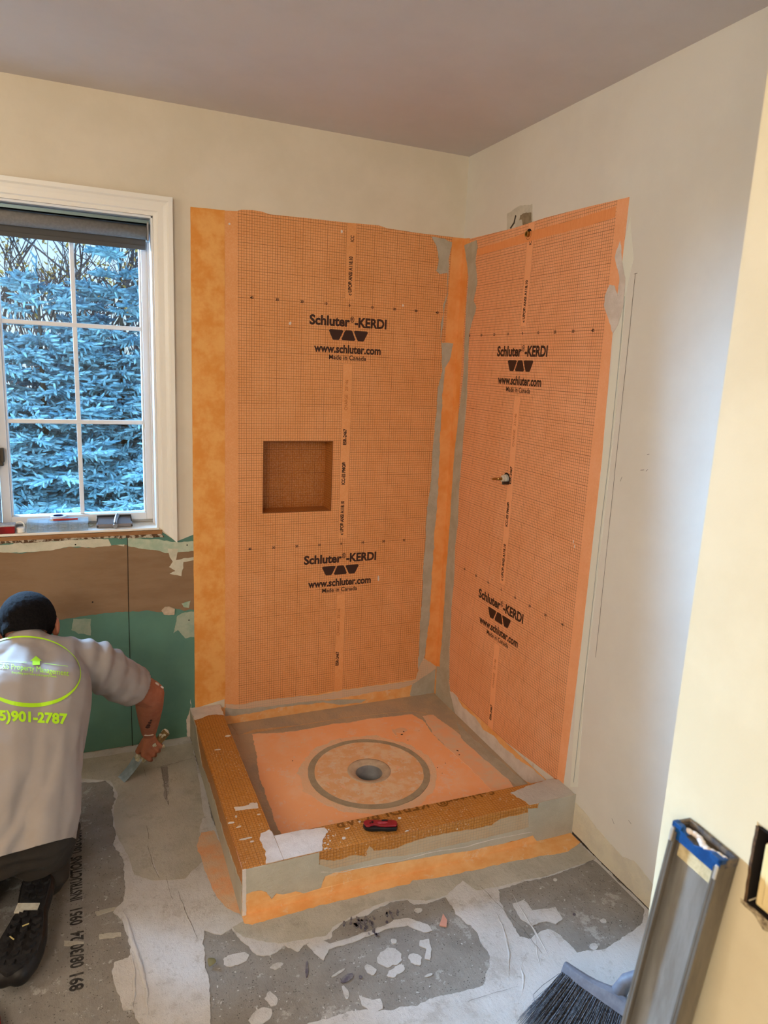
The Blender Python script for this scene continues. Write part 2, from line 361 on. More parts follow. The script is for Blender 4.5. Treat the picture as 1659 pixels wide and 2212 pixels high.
# ---------------------------------------------------------------- stripped drywall below the window
pan = thing('drywall_panel', 'green and brown stripped drywall panel below the window, with torn paper face', 'drywall')
layer('green_face', [[(XL + .02, .002), (-1.134, .002), (-1.134, .878), (-1.2, .853), (-1.2655, .905), (XL + .02, .905)]], PL_A, M_green, pan, h1=.001, rag=0)
brt = [(-900, 1215), (-300, 1200), (0, 1193), (40, 1195), (100, 1190), (150, 1180), (200, 1182), (250, 1176), (275, 1176), (300, 1181), (340, 1184), (365, 1191), (390, 1189), (424, 1186)]
brb = [(424, 1316), (395, 1318), (372, 1311), (350, 1322), (318, 1319), (270, 1321), (235, 1323), (200, 1328), (165, 1331), (135, 1337), (60, 1345), (0, 1350), (-300, 1380), (-900, 1440)]
cl = (XL + .02, -1.1345, 0, .95)
layer('brown_paper', [[PA(*p) for p in brt + brb]], PL_A, M_brown, pan, h0=.001, h1=.0018, rag=.005, clip=cl)
layer('joint_compound', [[PA(*p) for p in [(-900, 1205), (-300, 1188), (0, 1178), (80, 1170), (160, 1166), (235, 1163), (240, 1177), (268, 1175), (268, 1180)] + brt[7::-1]]], PL_A, M_plaster, pan, h0=.001, h1=.0026, rag=.003, clip=cl)
layer('joint_compound', [[PA(*p) for p in [(276, 1160), (300, 1163), (340, 1164), (383, 1172), (424, 1168), (424, 1190), (392, 1192), (366, 1196), (340, 1188), (300, 1184), (277, 1180)]]], PL_A, mat('pale_green_compound', (196, 200, 176), (164, 182, 156), 16, .85, bump=.4), pan, h0=.001, h1=.0026, rag=.003, clip=cl)
layer('joint_compound', [[PA(*p) for p in [(362, 1185), (384, 1186), (380, 1210), (400, 1206), (424, 1203), (424, 1209), (396, 1214), (396, 1226), (392, 1243), (366, 1240), (380, 1232), (366, 1224), (374, 1214), (366, 1202)]]], PL_A, M_plaster, pan, h0=.0018, h1=.003, rag=.003, clip=cl)
layer('joint_compound', [[PA(*p) for p in [(383, 1330), (400, 1322), (424, 1320), (424, 1375), (400, 1378), (384, 1362), (374, 1368)]]], PL_A, mat('greyish_compound', (168, 176, 154), (140, 160, 138), 14, .9), pan, h0=.001, h1=.002, rag=.004, clip=cl)
layer('joint_compound', [[PA(*p) for p in [(158, 1336), (195, 1336), (196, 1372), (170, 1368), (155, 1360)]]], PL_A, mat('greyish_compound', (0, 0, 0)), pan, h0=.001, h1=.002, rag=.004)
layer('torn_paper', [[PA(*p) for p in [(350, 1318), (356, 1310), (366, 1308), (378, 1314), (376, 1326), (354, 1326)]]], PL_A, mat('torn_gypsum', (206, 186, 160), (186, 166, 140), 40, .9, bump=.6), pan, h0=.001, h1=.008, rag=.003, step=.004)
layer('torn_paper', [[PA(*p) for p in [(392, 1302), (412, 1298), (408, 1312), (396, 1310)]]], PL_A, M_plasterg, pan, h0=.001, h1=.005, rag=.003, step=.004)
T = Text()
for a, b in (((275, 1156), (278, 1330)), ((278, 1330), (286, 1612))): seg(T, PL_A, PA(*a), PA(*b), .0011, .0032)
T.done('joint_line', M_dark, pan)
T = Text(True)
for (u, v) in ((163, 1176), (404, 1177), (408, 1339), (200, 1300)):
    a, b = PA(u, v); T.poly([(.003 * math.cos(t), .003 * math.sin(t)) for t in [i * .7 for i in range(9)]], onplane(PL_A, a, b, .0034))
T.done('screw_hole', M_dark, pan)
layer('paper_flake', [[PA(*p) for p in [(30, 1173), (45, 1172), (62, 1180), (50, 1184), (34, 1180)]]], PL_A, M_plaster, pan, h0=.002, h1=.005, rag=.003, step=.004)
layer('caulk_line', [[PA(*p) for p in [(-600, 1700), (186, 1630), (260, 1624), (320, 1612), (415, 1590), (415, 1606), (190, 1640), (-600, 1712)]]], PL_A, M_mortf, pan, h0=.001, h1=.004, rag=.003, clip=(XL, -1.15, 0, 2))
layer('splash', [[PA(*p) for p in [(402, 1560), (411, 1530), (413, 1510), (416, 1545), (416, 1600), (404, 1590)]]], PL_A, M_mortl, pan, h0=.001, h1=.003, rag=.005, step=.004, clip=(XL, -1.15, 0, 2))
# ================================================================ WINDOW
win = struct(bpy.data.objects.new('window_1', None)); COL.objects.link(win)
# casing: stepped profile swept round the opening, mitred
def casing(name, path, parent):
    # path of (x,z) inner corners with outward directions
    prof = [(0, 0), (0, .010), (.012, .012), (.016, .017), (.034, .018), (.046, .021), (.052, .026), (.066, .027), (.066, 0)]
    bm = bmesh.new(); rings = []
    for (x, z, ox, oz) in path:
        rings.append([bm.verts.new((x + ox * d, -h, z + oz * d)) for d, h in prof])
    for a, b in zip(rings, rings[1:]):
        for i in range(len(prof) - 1): bm.faces.new((a[i], a[i + 1], b[i + 1], b[i]))
    for r in (rings[0], rings[-1]):
        bm.faces.new(r)
    return fin(name, bm, M_trimw, parent)
casing('casing', [(WX0, WZ0 + .01, -1, -1), (WX0, WZ1, -1, 1), (WX1, WZ1, 1, 1), (WX1, WZ0 + .012, 1, -.95)], win)
# jamb liner and sill
bm = bmesh.new()
bx(bm, WX0, WX1, -.001, .175, WZ0 - .004, WZ0 + .008)
fin('sill', bm, M_trimw, win, bevel=.002)
layer('bare_wood_edge', [[(WX0, WZ0 - .016), (WX1 + .012, WZ0 - .016), (WX1 + .012, WZ0 - .001), (WX0, WZ0 - .001)]], PL_A, mat('raw_wood', (160, 116, 76), (140, 98, 60), 12, .8, stretch=(1, 1, 8)), win, h0=0, h1=.006, rag=.001, step=.02)
layer('crumbled_edge', [[(WX0, WZ0 - .028), (-1.75, WZ0 - .026), (-1.6, WZ0 - .024), (-1.5, WZ0 - .022), (-1.35, WZ0 - .03), (WX1 + .02, WZ0 - .03), (WX1 + .01, WZ0 - .015), (WX0, WZ0 - .015)]], PL_A, mat('crumbled_gypsum', (90, 66, 46), (190, 178, 156), 60, .95, bump=.8, lo=.45, hi=.55), win, h0=.001, h1=.004, rag=.004, step=.005)
bm = bmesh.new(); j = .008
bx(bm, WX1 - j, WX1, 0, .08, WZ0, WZ1); bx(bm, WX0, WX0 + j, 0, .08, WZ0, WZ1); bx(bm, WX0, WX1, 0, .08, WZ1 - j, WZ1)
bx(bm, WX1 - .014, WX1, .08, .17, WZ0, WZ1); bx(bm, WX0, WX0 + .014, .08, .17, WZ0, WZ1); bx(bm, WX0, WX1, .08, .17, WZ1 - .014, WZ1)
bx(bm, WX0, WX1, .13, .17, WZ0, WZ0 + .02)
bx(bm, -1.882, -1.818, .06, .17, WZ0, WZ1)           # mullion
bx(bm, -1.868, -1.832, .052, .06, WZ0 + .008, WZ1 - j)
fin('window_frame', bm, M_vinyl, win, bevel=.0015)
M_glass = bpy.data.materials.new('window_glass'); M_glass.use_nodes = True
g = M_glass.node_tree; g.nodes.clear(); go = g.nodes.new('ShaderNodeOutputMaterial'); gm = g.nodes.new('ShaderNodeMixShader')
gt = g.nodes.new('ShaderNodeBsdfTransparent'); gg = g.nodes.new('ShaderNodeBsdfGlossy'); fr = g.nodes.new('ShaderNodeFresnel'); gd = g.nodes.new('ShaderNodeBsdfDiffuse'); gm2 = g.nodes.new('ShaderNodeMixShader')
gg.inputs['Roughness'].default_value = .02; fr.inputs[0].default_value = 1.35; gt.inputs[0].default_value = (.86, .95, 1, 1)
gv = g.nodes.new('ShaderNodeTexVoronoi'); gv.inputs['Scale'].default_value = 110; gc = g.nodes.new('ShaderNodeTexCoord'); gl_ = g.nodes.new('ShaderNodeMath'); gl_.operation = 'LESS_THAN'; gl_.inputs[1].default_value = .07
g.links.new(gc.outputs['Object'], gv.inputs['Vector']); g.links.new(gv.outputs['Distance'], gl_.inputs[0])
gmm = g.nodes.new('ShaderNodeMath'); gmm.operation = 'MULTIPLY'; gmm.inputs[1].default_value = .5; g.links.new(gl_.outputs[0], gmm.inputs[0])
gd.inputs[0].default_value = (.8, .9, 1, 1)
g.links.new(gmm.outputs[0], gm2.inputs[0]); g.links.new(gt.outputs[0], gm2.inputs[1]); g.links.new(gd.outputs[0], gm2.inputs[2])
g.links.new(fr.outputs[0], gm.inputs[0]); g.links.new(gm2.outputs[0], gm.inputs[1]); g.links.new(gg.outputs[0], gm.inputs[2]); g.links.new(gm.outputs[0], go.inputs[0])
def sash(x0, x1):       # x0,x1 outer edges
    bm = bmesh.new(); z0, z1 = WZ0 + .021, WZ1 - .016; s = .030; b = .028
    y0, y1 = .100, .146
    bx(bm, x0, x0 + s, y0, y1, z0, z1); bx(bm, x1 - s, x1, y0, y1, z0, z1)
    bx(bm, x0 + s, x1 - s, y0, y1, z0, z0 + b); bx(bm, x0 + s, x1 - s, y0, y1, z1 - s, z1)
    t = .006
    bx(bm, x0 + s, x0 + s + t, y0 + .01, y1, z0 + b, z1 - s); bx(bm, x1 - s - t, x1 - s, y0 + .01, y1, z0 + b, z1 - s)
    so = fin('sash', bm, M_vinyl, win, bevel=.002)
    bm = bmesh.new(); xm = (x0 + x1) / 2 + .004
    bx(bm, xm - .008, xm + .008, .116, .130, z0 + b, z1 - s)
    for zz in (PA(170, 703, .123)[1], PA(175, 911, .123)[1]): bx(bm, x0 + s, x1 - s, .115, .131, zz - .008, zz + .008)
    fin('muntin', bm, M_vinyl, so, bevel=.003)
    bm = bmesh.new(); bx(bm, x0 + s - .003, x1 - s + .003, .134, .137, z0 + b - .003, z1 - s + .003)
    fin('pane', bm, M_glass, so)
sash(-1.812, -1.272); sash(-2.440, -1.888)
# casement latches on the mullion
M_bronze = mat('bronze_metal', (74, 68, 62), rough=.35, metal=.8); M_steel = mat('grey_metal', (150, 150, 152), rough=.3, metal=.9)
for zz in (1.765, 1.185):
    bm = bmesh.new(); bx(bm, -1.816, -1.796, .084, .1, zz - .035, zz + .03)
    lt = fin('latch', bm, M_bronze, win, bevel=.003)
    bm = bmesh.new(); bx(bm, -1.803, -1.791, .068, .086, zz - .02, zz + .032); bx(bm, -1.818, -1.808, .075, .09, zz - .045, zz + .01); fin('lever', bm, M_bronze, lt, bevel=.003)
# roller shade
shade = thing('roller_shade', 'rolled-up grey fabric roller shade across the top of the window', 'window shade', (-1.85, .05, 2.03))
M_shade = mat('grey_shade_fabric', (132, 128, 122), (122, 118, 112), 120, .85, bump=.3, bsc=400, stretch=(1, 1, 1))
bm = bmesh.new(); R90 = Matrix.Translation((WX0 + .02, .042, 2.005)) @ Matrix.Rotation(math.radians(90), 4, 'Y')
lathe(bm, [(.0, 0), (.024, 0), (.024, 1.155), (0, 1.155)], 24, R90); adopt(fin('fabric_roll', bm, M_shade, None, smooth=True), shade)
bm = bmesh.new(); bx(bm, WX0 + .02, WX1 - .022, .056, .0585, 1.955, 2.005); bx(bm, WX0 + .02, WX1 - .022, .052, .062, 1.947, 1.962)
adopt(fin('hem_bar', bm, mat('dark_shade', (84, 82, 80), rough=.8), None, bevel=.001), shade)
bm = bmesh.new(); bx(bm, WX0 + .01, WX1 - .01, .022, .062, 2.030, 2.034); bx(bm, WX0 + .01, WX1 - .01, .022, .024, 2.030, 2.045)
adopt(fin('headrail', bm, mat('teal_grey_metal', (120, 140, 142), rough=.3, metal=.6)), shade)
bm = bmesh.new(); bx(bm, WX1 - .019, WX1 - .012, .02, .066, 1.975, 2.04); adopt(fin('bracket', bm, M_steel, None, bevel=.002), shade)
# ================================================================ NICHE
nc = thing('shower_niche', 'square orange recessed niche in the left shower wall', 'niche', ((NX0 + NX1) / 2, .05, NZ0))
t = .002; D = .095
def side(name, x0, x1, y0, y1, z0, z1, m): adopt(box(name, x0, x1, y0, y1, z0, z1, m), nc)
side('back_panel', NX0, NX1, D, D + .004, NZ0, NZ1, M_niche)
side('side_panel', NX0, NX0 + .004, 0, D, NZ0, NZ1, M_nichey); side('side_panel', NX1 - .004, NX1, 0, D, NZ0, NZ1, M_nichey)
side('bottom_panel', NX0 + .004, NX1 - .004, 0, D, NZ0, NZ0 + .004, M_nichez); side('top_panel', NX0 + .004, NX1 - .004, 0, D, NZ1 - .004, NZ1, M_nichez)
# ================================================================ MEMBRANE SHEETS
TRAY = .030
sa = thing('membrane_sheet', 'orange waterproofing membrane with brown grid on the left wall, around the niche', 'membrane')
top = [PA(*p) for p in ((485, 455), (512, 456), (522, 453), (545, 454), (565, 457), (582, 463), (660, 471), (740, 480), (818, 487), (835, 493), (900, 503), (975, 512), (1002, 515))]
layer('sheet', [[(-1.0107, .05), (-.002, .05)] + [(min(a, -.002), b) for a, b in top[::-1]], rect(NX0 + .001, NX1 - .001, NZ0 + .001, NZ1 - .001)], PL_A, M_gridA, sa, h1=.0015, rag=0)
ed = layer('edge_strip', [[(-1.1345, .128), (-1.0085, .15), (-1.0105, 2.1075), (-1.134, 2.105)]], PL_A, M_bandL, sa, h1=.0028, rag=.0008, step=.02)
sb = thing('membrane_sheet', 'orange waterproofing membrane with brown grid on the right wall, around the shower valve', 'membrane')
zt = lambda y: 2.1 + y * .004
layer('sheet', [[(-.002, .05), (-.99, .145), (-1.0, .15), PB(1255, 1400), PB(1300, 1000), PB(1325, 700), PB(1345, 560), (-1.0107, 2.0955), PB(1270, 447), PB(1180, 470), PB(1110, 493), (-.1, 2.108), (-.002, 2.108)]], PL_B, M_gridB, sb, h1=.0015, rag=0)
layer('overlap_band', [[PB(1030, 538), PB(1080, 523), PB(1150, 499), PB(1250, 472), PB(1332, 446), PB(1329, 470), PB(1250, 494), PB(1150, 520), PB(1032, 553)]], PL_B, mat('overlap_fleece', (232, 146, 86), (238, 156, 96), 40, .7, stretch=(1, 4, .5)), sb, h0=.0015, h1=.0022, rag=.0012, step=.01)
# lettering
def prints(par, plane, cx, z0, sgn, topz, partial=False):
    T = Text(True); Ff = Text(True); h = .0024 - .0006
    for k in (0, 1):
        zl = z0 - k
        for i in range(-4, 5):
            if (plane is PL_A and k == 1 and i == 4) : continue
            a = cx + sgn * i * .1
            M = onplane(plane, a, zl, h); T.add(str(abs(i) * 10), M, .0135, bold=.0005)
        M = onplane(plane, cx + sgn * .003, zl - .0665, h)
        T.add('Schluter', onplane(plane, cx - sgn * .0815, zl - .0665, h), .052, width=.172, bold=.0021)
        T.add('®', onplane(plane, cx + sgn * .014, zl - .056, h), .032, width=.0180, bold=.0005)
        T.add('-KERDI', onplane(plane, cx + sgn * .096, zl - .0665, h), .052, width=.142, bold=.0021)
        T.add('www.schluter.com', onplane(plane, cx, zl - .175, h), .045, width=.292, bold=.0017)
        T.add('Made in Canada', onplane(plane, cx, zl - .2085, h), .027, width=.163, bold=.0005)
        for j, (cxx, up) in enumerate(((-.054, 1), (0, 0), (.054, 1))):
            w1, w2, hh, cc = .031, .017, .0205, .005
            a, b = (w1, w2) if up else (w2, w1)
            M = onplane(plane, cx + sgn * (cxx), zl - .118, h)
            pts = [(-b + cc, -hh), (b - cc, -hh), (b - .001, -hh + cc), (a, hh - cc), (a - cc, hh), (-a + cc, hh), (-a, hh - cc), (-b + .001, -hh + cc)]
            T.poly(pts, M)
    # strip lettering, reading upwards
    for (s, zo, ln, sz, TT) in (('c UPC® ANSI A118.10', .115, .150, .021, T), ('ICC-ES PMG®', .310, .098, .021, T), ('ESR-2467', .466, .068, .020, T), ('CHARGE   23/146', .640, .125, .020, Ff)):
        for k in (-1, 0, 1):
            zc = z0 - 1 + zo + (0 if k == 0 else (1 if k == 1 else -1))
            if zc + ln / 2 > topz or zc - ln / 2 < .14: continue
            TT.add(s, onplane(plane, cx, zc, h, math.pi / 2), sz, width=ln, bold=.0009 if TT is T else 0)
    T.add('ICC', onplane(plane, cx + sgn * .003, topz - .012, h, math.pi / 2), .02, width=.024, bold=.0005)
    T.done('printed_text', M_ink, par); Ff.done('printed_text', M_inkf, par)
prints(sa, PL_A, -.5069, 1.805, 1, 2.075)
prints(sb, PL_B, -.5068, 1.7131, -1, 2.05)
# mortar smears on the sheets
def sm(name, px, pf, plane, m, par, h0=.0015, h1=.003, rag=.003, step=.005, clip=None, **k):
    return layer(name, [[pf(*p) for p in px]], plane, m, par, h0=h0, h1=h1, rag=rag, step=step, clip=clip, **k)
ct = thing('corner_tape', 'orange folded sealing tape up the inside corner between the two shower walls', 'tape')
layer('tape_left', [[(-.064, .05), (0, .05), (0, 2.118), (-.058, 2.112)]], PL_A, M_band2, ct, h0=.0015, h1=.0034, rag=.0008, step=.02, clip=(-1, -.0001, 0, 3))
layer('tape_right', [[(-.0001, .05), (-.060, .07), (-.055, 2.112), (-.0001, 2.118)]], PL_B, M_band2, ct, h0=.0015, h1=.0034, rag=.0008, step=.02, clip=(-1, -.0001, 0, 3))
LA = [(932, 512), (960, 517), (975, 524), (975, 532), (968, 560), (968, 595), (965, 640), (958, 660), (956, 700), (953, 740), (978, 742), (972, 775), (960, 795), (955, 850), (950, 950), (946, 1050), (938, 1150), (932, 1250), (925, 1350), (916, 1420), (915, 1500), (905, 1500), (903, 1440), (905, 1390), (908, 1330), (912, 1280), (914, 1230), (918, 1170), (922, 1100), (930, 1040), (934, 980), (938, 930), (943, 880), (946, 840), (954, 800), (954, 745), (952, 700), (960, 665), (966, 640), (966, 590), (950, 592), (942, 585), (948, 560), (944, 535)]
sm('mortar_smear', LA, PA, PL_A, M_mort, ct, h0=.0015, h1=.0042, rag=.0035)
LB = [(1005, 530), (1030, 520), (1032, 535), (1028, 570), (1032, 610), (1024, 650), (1030, 665), (1022, 690), (1014, 720), (1012, 780), (1010, 850), (1004, 920), (998, 990), (992, 1060), (990, 1130), (984, 1180), (982, 1240), (976, 1310), (972, 1400), (970, 1500), (975, 1530), (948, 1500), (952, 1430), (960, 1330), (965, 1240), (972, 1150), (978, 1060), (983, 980), (992, 900), (1002, 820), (1006, 730), (1010, 640), (1014, 600)]
sm('mortar_smear', LB, PB, PL_B, M_mort, ct, h0=.0015, h1=.0042, rag=.0035)
# foot bands where the walls meet the tray
fa = thing('tray_band', 'orange sealing band smeared with mortar along the foot of the left shower wall', 'tape')
layer('band', [[(-1.028, TRAY), (-.001, TRAY), (-.001, .118), (-1.028, .112)]], PL_A, M_band, fa, h0=.0015, h1=.0040, rag=.0006, step=.02)
UA = [(487, 1520), (520, 1522), (545, 1516), (600, 1508), (640, 1504), (690, 1500), (740, 1490), (800, 1482), (860, 1474), (898, 1466), (905, 1440), (915, 1420), (945, 1440), (945, 1510), (900, 1490), (890, 1478), (860, 1487), (800, 1495), (740, 1507), (690, 1512), (620, 1520), (560, 1528), (520, 1533), (490, 1542)]
sm('mortar_film', UA, PA, PL_A, M_gridAf, fa, h0=.0015, h1=.0046, rag=.0035, clip=(-1.028, -.0001, TRAY, 3))
sm('mortar_smear', [(486, 1528), (505, 1530), (540, 1530), (600, 1522), (680, 1513), (740, 1510), (790, 1510), (780, 1516), (735, 1522), (700, 1516), (600, 1527), (540, 1540), (500, 1545), (486, 1545)], PA, PL_A, M_mort, fa, h0=.0015, h1=.0052, rag=.003, clip=(-1.028, -.0001, TRAY, 3))
sm('mortar_smear', [(890, 1478), (945, 1440), (948, 1520), (900, 1520), (885, 1500)], PA, PL_A, M_mort, fa, h0=.0015, h1=.0052, rag=.003, clip=(-1.028, -.0001, TRAY, 3))
fb = thing('tray_band', 'pale mortar-covered sealing band along the foot of the right shower wall', 'tape')
layer('band', [[(-.001, TRAY), (-.945, TRAY), (-.945, .11), (-.001, .11)]], PL_B, M_band, fb, h0=.0015, h1=.0040, rag=.0006, step=.02, clip=(-.945, -.0001, 0, 1))
UB = [(972, 1490), (985, 1500), (1000, 1525), (1030, 1550), (1045, 1575), (1070, 1590), (1090, 1615), (1120, 1640), (1150, 1660), (1175, 1680), (1205, 1700), (1175, 1712), (1110, 1665), (1060, 1625), (1015, 1590), (978, 1560), (950, 1525), (948, 1490)]
sm('mortar_smear', UB, PB, PL_B, M_mortl, fb, h0=.0015, h1=.0055, rag=.005, clip=(-.975, -.0001, TRAY, 3))
sm('mortar_smear', [(945, 1440), (965, 1440), (975, 1500), (990, 1560), (978, 1575), (950, 1535), (943, 1500)], PB, PL_B, M_mort, fb, h0=.0015, h1=.0060, rag=.004, clip=(-.945, -.0001, TRAY, 3))
for (u, v, r1, r2) in ((1133, 1640, .006, .012), (1152, 1655, .004, .012), (1240, 1170, .002, .007), (1242, 1180, .002, .006)):
    a, b = PB(u, v); layer('mortar_fleck', [blob(a, b, r1, r2)], PL_B, M_mortl, sb, h0=.0015, h1=.0026, rag=.002, step=.003)
SR = [(1340, 520), (1345, 560), (1352, 600), (1348, 660), (1336, 700), (1325, 720), (1312, 680), (1306, 660), (1308, 640), (1318, 615), (1328, 618), (1336, 640), (1340, 600), (1330, 555), (1333, 540)]
sm('mortar_smear', SR, PB, PL_B, M_mortl, sb, h0=.0015, h1=.0026, rag=.003)
for (u, v, r1, r2) in ((738, 500, .004, .006), (627, 698, .005, .006), (817, 1249, .003, .012), (870, 660, .003, .005), (495, 484, .004, .004)):
    a, b = PA(u, v); layer('mortar_fleck', [blob(a, b, r1, r2)], PL_A, M_mortl, sa, h0=.0015, h1=.0032, rag=.002, step=.003)
# ================================================================ TRAY AND DRAIN
tr = thing('shower_tray', 'salmon-orange square shower base between the two walls and the curb', 'shower base', (-.5, -.47, 0))
circ = lambda r, n=48: [(DRX + r * math.cos(2 * math.pi * i / n), DRY + r * math.sin(2 * math.pi * i / n)) for i in range(n)]
o = layer('base_board', [rect(-1.035, -.001, -.96, -.001), circ(.084)], PL_z(0), M_tray, None, h0=.001, h1=TRAY, rag=0); adopt(o, tr)
ins = [(544, 1586), (590, 1583), (635, 1580), (680, 1572), (719, 1564), (760, 1560), (794, 1554), (840, 1548), (889, 1543), (915, 1556), (930, 1580), (960, 1610), (1001, 1644), (1035, 1676), (1070, 1712), (1100, 1745), (600, 1840), (606, 1803), (592, 1771), (580, 1735), (566, 1697), (556, 1655), (552, 1620)]
o = layer('mortar_border', [rect(-1.03, -.002, -.95, -.002), [PF(*p, TRAY) for p in ins]], PL_z(TRAY), M_mortd, None, h0=0, h1=.0014, rag=.0001, ragh=.005); adopt(o, tr)
o = sm('mortar_smear', [(912, 1548), (935, 1545), (985, 1580), (1040, 1630), (1095, 1680), (1120, 1715), (1075, 1720), (1050, 1695), (1010, 1655), (965, 1615), (940, 1590)], lambda u, v: PF(u, v, TRAY), PL_z(TRAY), M_pink, None, h0=0, h1=.0024, rag=.004); adopt(o, tr)
o = sm('mortar_smear', [(490, 1552), (560, 1538), (680, 1528), (820, 1508), (940, 1498), (975, 1535), (1010, 1580), (975, 1575), (930, 1545), (890, 1536), (800, 1545), (720, 1555), (640, 1568), (545, 1578), (515, 1590)], lambda u, v: PF(u, v, TRAY), PL_z(TRAY), mat('mortar_orange_wash', (204, 160, 112), (214, 176, 134), 14, .8, bump=.3), None, h0=0, h1=.0028, rag=.004, clip=(-1.03, -.002, -.95, -.002)); adopt(o, tr)
o = sm('mortar_smear', [(985, 1560), (1010, 1585), (1080, 1645), (1150, 1705), (1130, 1712), (1100, 1685), (1045, 1640), (1000, 1600)], lambda u, v: PF(u, v, TRAY), PL_z(TRAY), M_mort, None, h0=0, h1=.0030, rag=.004, clip=(-1.03, -.002, -.95, -.002)); adopt(o, tr)
o = layer('mortar_smear', [circ(.268, 40), circ(.2105, 40)], PL_z(TRAY), mat('pale_orange_wash', (244, 196, 152), (234, 202, 168), 9, .8, bump=.3), None, h0=0, h1=.0006, rag=.012, step=.01, ragh=0); adopt(o, tr)
for (u, v, r1, r2, m) in ((866, 1578, .030, .020, M_pink), (852, 1582, .006, .03, M_pink), (736, 1600, .003, .02, M_pink)):
    a, b = PF(u, v, TRAY); o = layer('mortar_fleck', [blob(a, b, r1, r2)], PL_z(TRAY), m, None, h0=0, h1=.0016, rag=.004, step=.004); adopt(o, tr)
T = Text(True)
for (u, v, r) in ((632, 1645, .003), (881, 1600, .003), (988, 1623, .006), (992, 1632, .004), (962, 1650, .003), (955, 1672, .002), (868, 1588, .006), (872, 1582, .005), (905, 1580, .002), (945, 1660, .003)):
    a, b = PF(u, v, TRAY); T.poly(blob(0, 0, r, r * .6, 8, random.random() * 3), onplane(PL_z(TRAY), a, b, .0034, 0))
ob0 = set(COL.objects); T.done('dirt_speck', M_dark, None)
for o in set(COL.objects) - ob0: adopt(o, tr)
dr = thing('drain_flange', 'round shower drain flange with grey pipe opening set in the orange base', 'drain', (DRX, DRY, TRAY))
o = layer('mortar_ring', [circ(.236, 72), circ(.210, 72)], PL_z(TRAY), mat('mortar_ring_grey', (176, 160, 132), (160, 144, 118), 14, .8, bump=.4), None, h0=0, h1=.0035, rag=.0018, step=.01); adopt(o, dr)
o = layer('flange_disc', [circ(.2115, 72), circ(.083)], PL_z(TRAY), M_disc, None, h0=0, h1=.0042, rag=.0012, step=.01, ragh=0); adopt(o, dr)
for i in range(26):
    t_ = random.uniform(0, 6.28); r_ = random.uniform(.11, .19)
    if math.sin(t_) > .6: continue
    o = layer('mortar_fleck', [blob(DRX + r_ * math.cos(t_), DRY + r_ * math.sin(t_), random.uniform(.004, .016), random.uniform(.002, .006), 10, t_ + 1.57)], PL_z(TRAY), M_pink, None, h0=.004, h1=.0050, rag=.003, step=.003); adopt(o, dr)
bm = bmesh.new(); MD = Matrix.Translation((DRX, DRY, TRAY))
lathe(bm, [(.084, 0), (.084, .006), (.078, .0068), (.072, .005), (.066, .002), (.060, -.001), (.0525, -.003), (.0515, -.006)], 48, MD)
adopt(fin('flange_collar', bm, mat('beige_plastic', (200, 178, 150), (178, 156, 130), 20, .6), None, smooth=True, recalc=False), dr)
bm = bmesh.new(); lathe(bm, [(.0515, -.004), (.0485, -.006), (.0485, -.11), (.0, -.11)], 48, MD)
adopt(fin('drain_pipe', bm, mat('grey_pipe', (138, 134, 130), (120, 116, 112), 10, .5), None, smooth=True, recalc=False), dr)
# ================================================================ CURB
def curb(name, label, cs, zt, ):
    # cs: footprint (x,y) ccw, zt: top heights
    c = thing(name, label, 'shower curb', (cs[0][0], cs[0][1], 0))
    bm = bmesh.new(); b = [bm.verts.new((x, y, .0005)) for x, y in cs]; t = [bm.verts.new((x, y, z)) for (x, y), z in zip(cs, zt)]
    f = bm.faces.new(t); f.material_index = 0; bm.faces.new(b[::-1])
    for i in range(4):
        a = Vector(cs[i]) - Vector(cs[(i + 1) % 4]); f = bm.faces.new((b[i], b[(i + 1) % 4], t[(i + 1) % 4], t[i])); f.material_index = 1 if abs(a.x) > abs(a.y) else 2
    o = fin('board', bm, [M_ct, M_cf, M_cs], None, bevel=.003, seg=2); adopt(o, c); return c
OX, IX, OY = -1.153, -1.033, -1.058
kl = curb('shower_curb', 'left section of the orange gridded curb, running to the left wall', [(OX, OY), (IX, OY), (IX, -.001), (OX, -.001)], [.155, .155, .128, .128])
kf = curb('shower_curb', 'front section of the orange gridded curb, with the red knife on it', [(IX + .0005, OY), (-.001, -1.068), (-.001, -.958), (IX + .0005, -.945)], [.155, .149, .149, .155])
def zcl(x, y): return .128 + (.155 - .128) * (-y / 1.058)
def zcf(x, y): return .155 - .006 * (x - IX) / 1.033
PLcl = ((1, 0, 0), (0, 1, 0), (0, 0, 1), lambda a, b, h: (a, b, zcl(a, b) + h))
PLcf = ((1, 0, 0), (0, 1, 0), (0, 0, 1), lambda a, b, h: (a, b, zcf(a, b) + h))
def yf(x): return OY - .010 * (x - IX) / 1.033 if x > IX else OY
PLff = ((1, 0, 0), (0, 0, 1), (0, -1, 0), lambda a, b, h: (a, yf(a) - h, b))
def Pt(u, v): return PF(u, v, .153)
def Pl(u, v):
    z = .14
    for _ in range(4): x, y = PF(u, v, z); z = zcl(x, y)
    return (x, y)
def Pff(u, v): return PA(u, v, OY - .005)
clT = (OX, IX + .0, OY, -.001)
o = layer('mortar_smear', [[(OX, -.002), (IX, -.002), (IX, -.105), (-1.06, -.090), (-1.09, -.086), (-1.12, -.100), (OX, -.112)]], PLcl, M_mortl, None, h0=0, h1=.002, rag=.003, clip=None); adopt(o, kl)
o = sm('mortar_smear', [(505, 1745), (530, 1742), (556, 1734), (558, 1745), (535, 1748), (508, 1752)], Pl, PLcl, M_mortl, None, h0=0, h1=.002, rag=.004, clip=clT); adopt(o, kl)
o = sm('mortar_smear', [(564, 1800), (580, 1792), (600, 1806), (620, 1880), (574, 1868), (572, 1840), (562, 1815)], Pt, PLcl, M_mortl, None, h0=0, h1=.002, rag=.005, clip=(OX, IX, OY, 0)); adopt(o, kl)
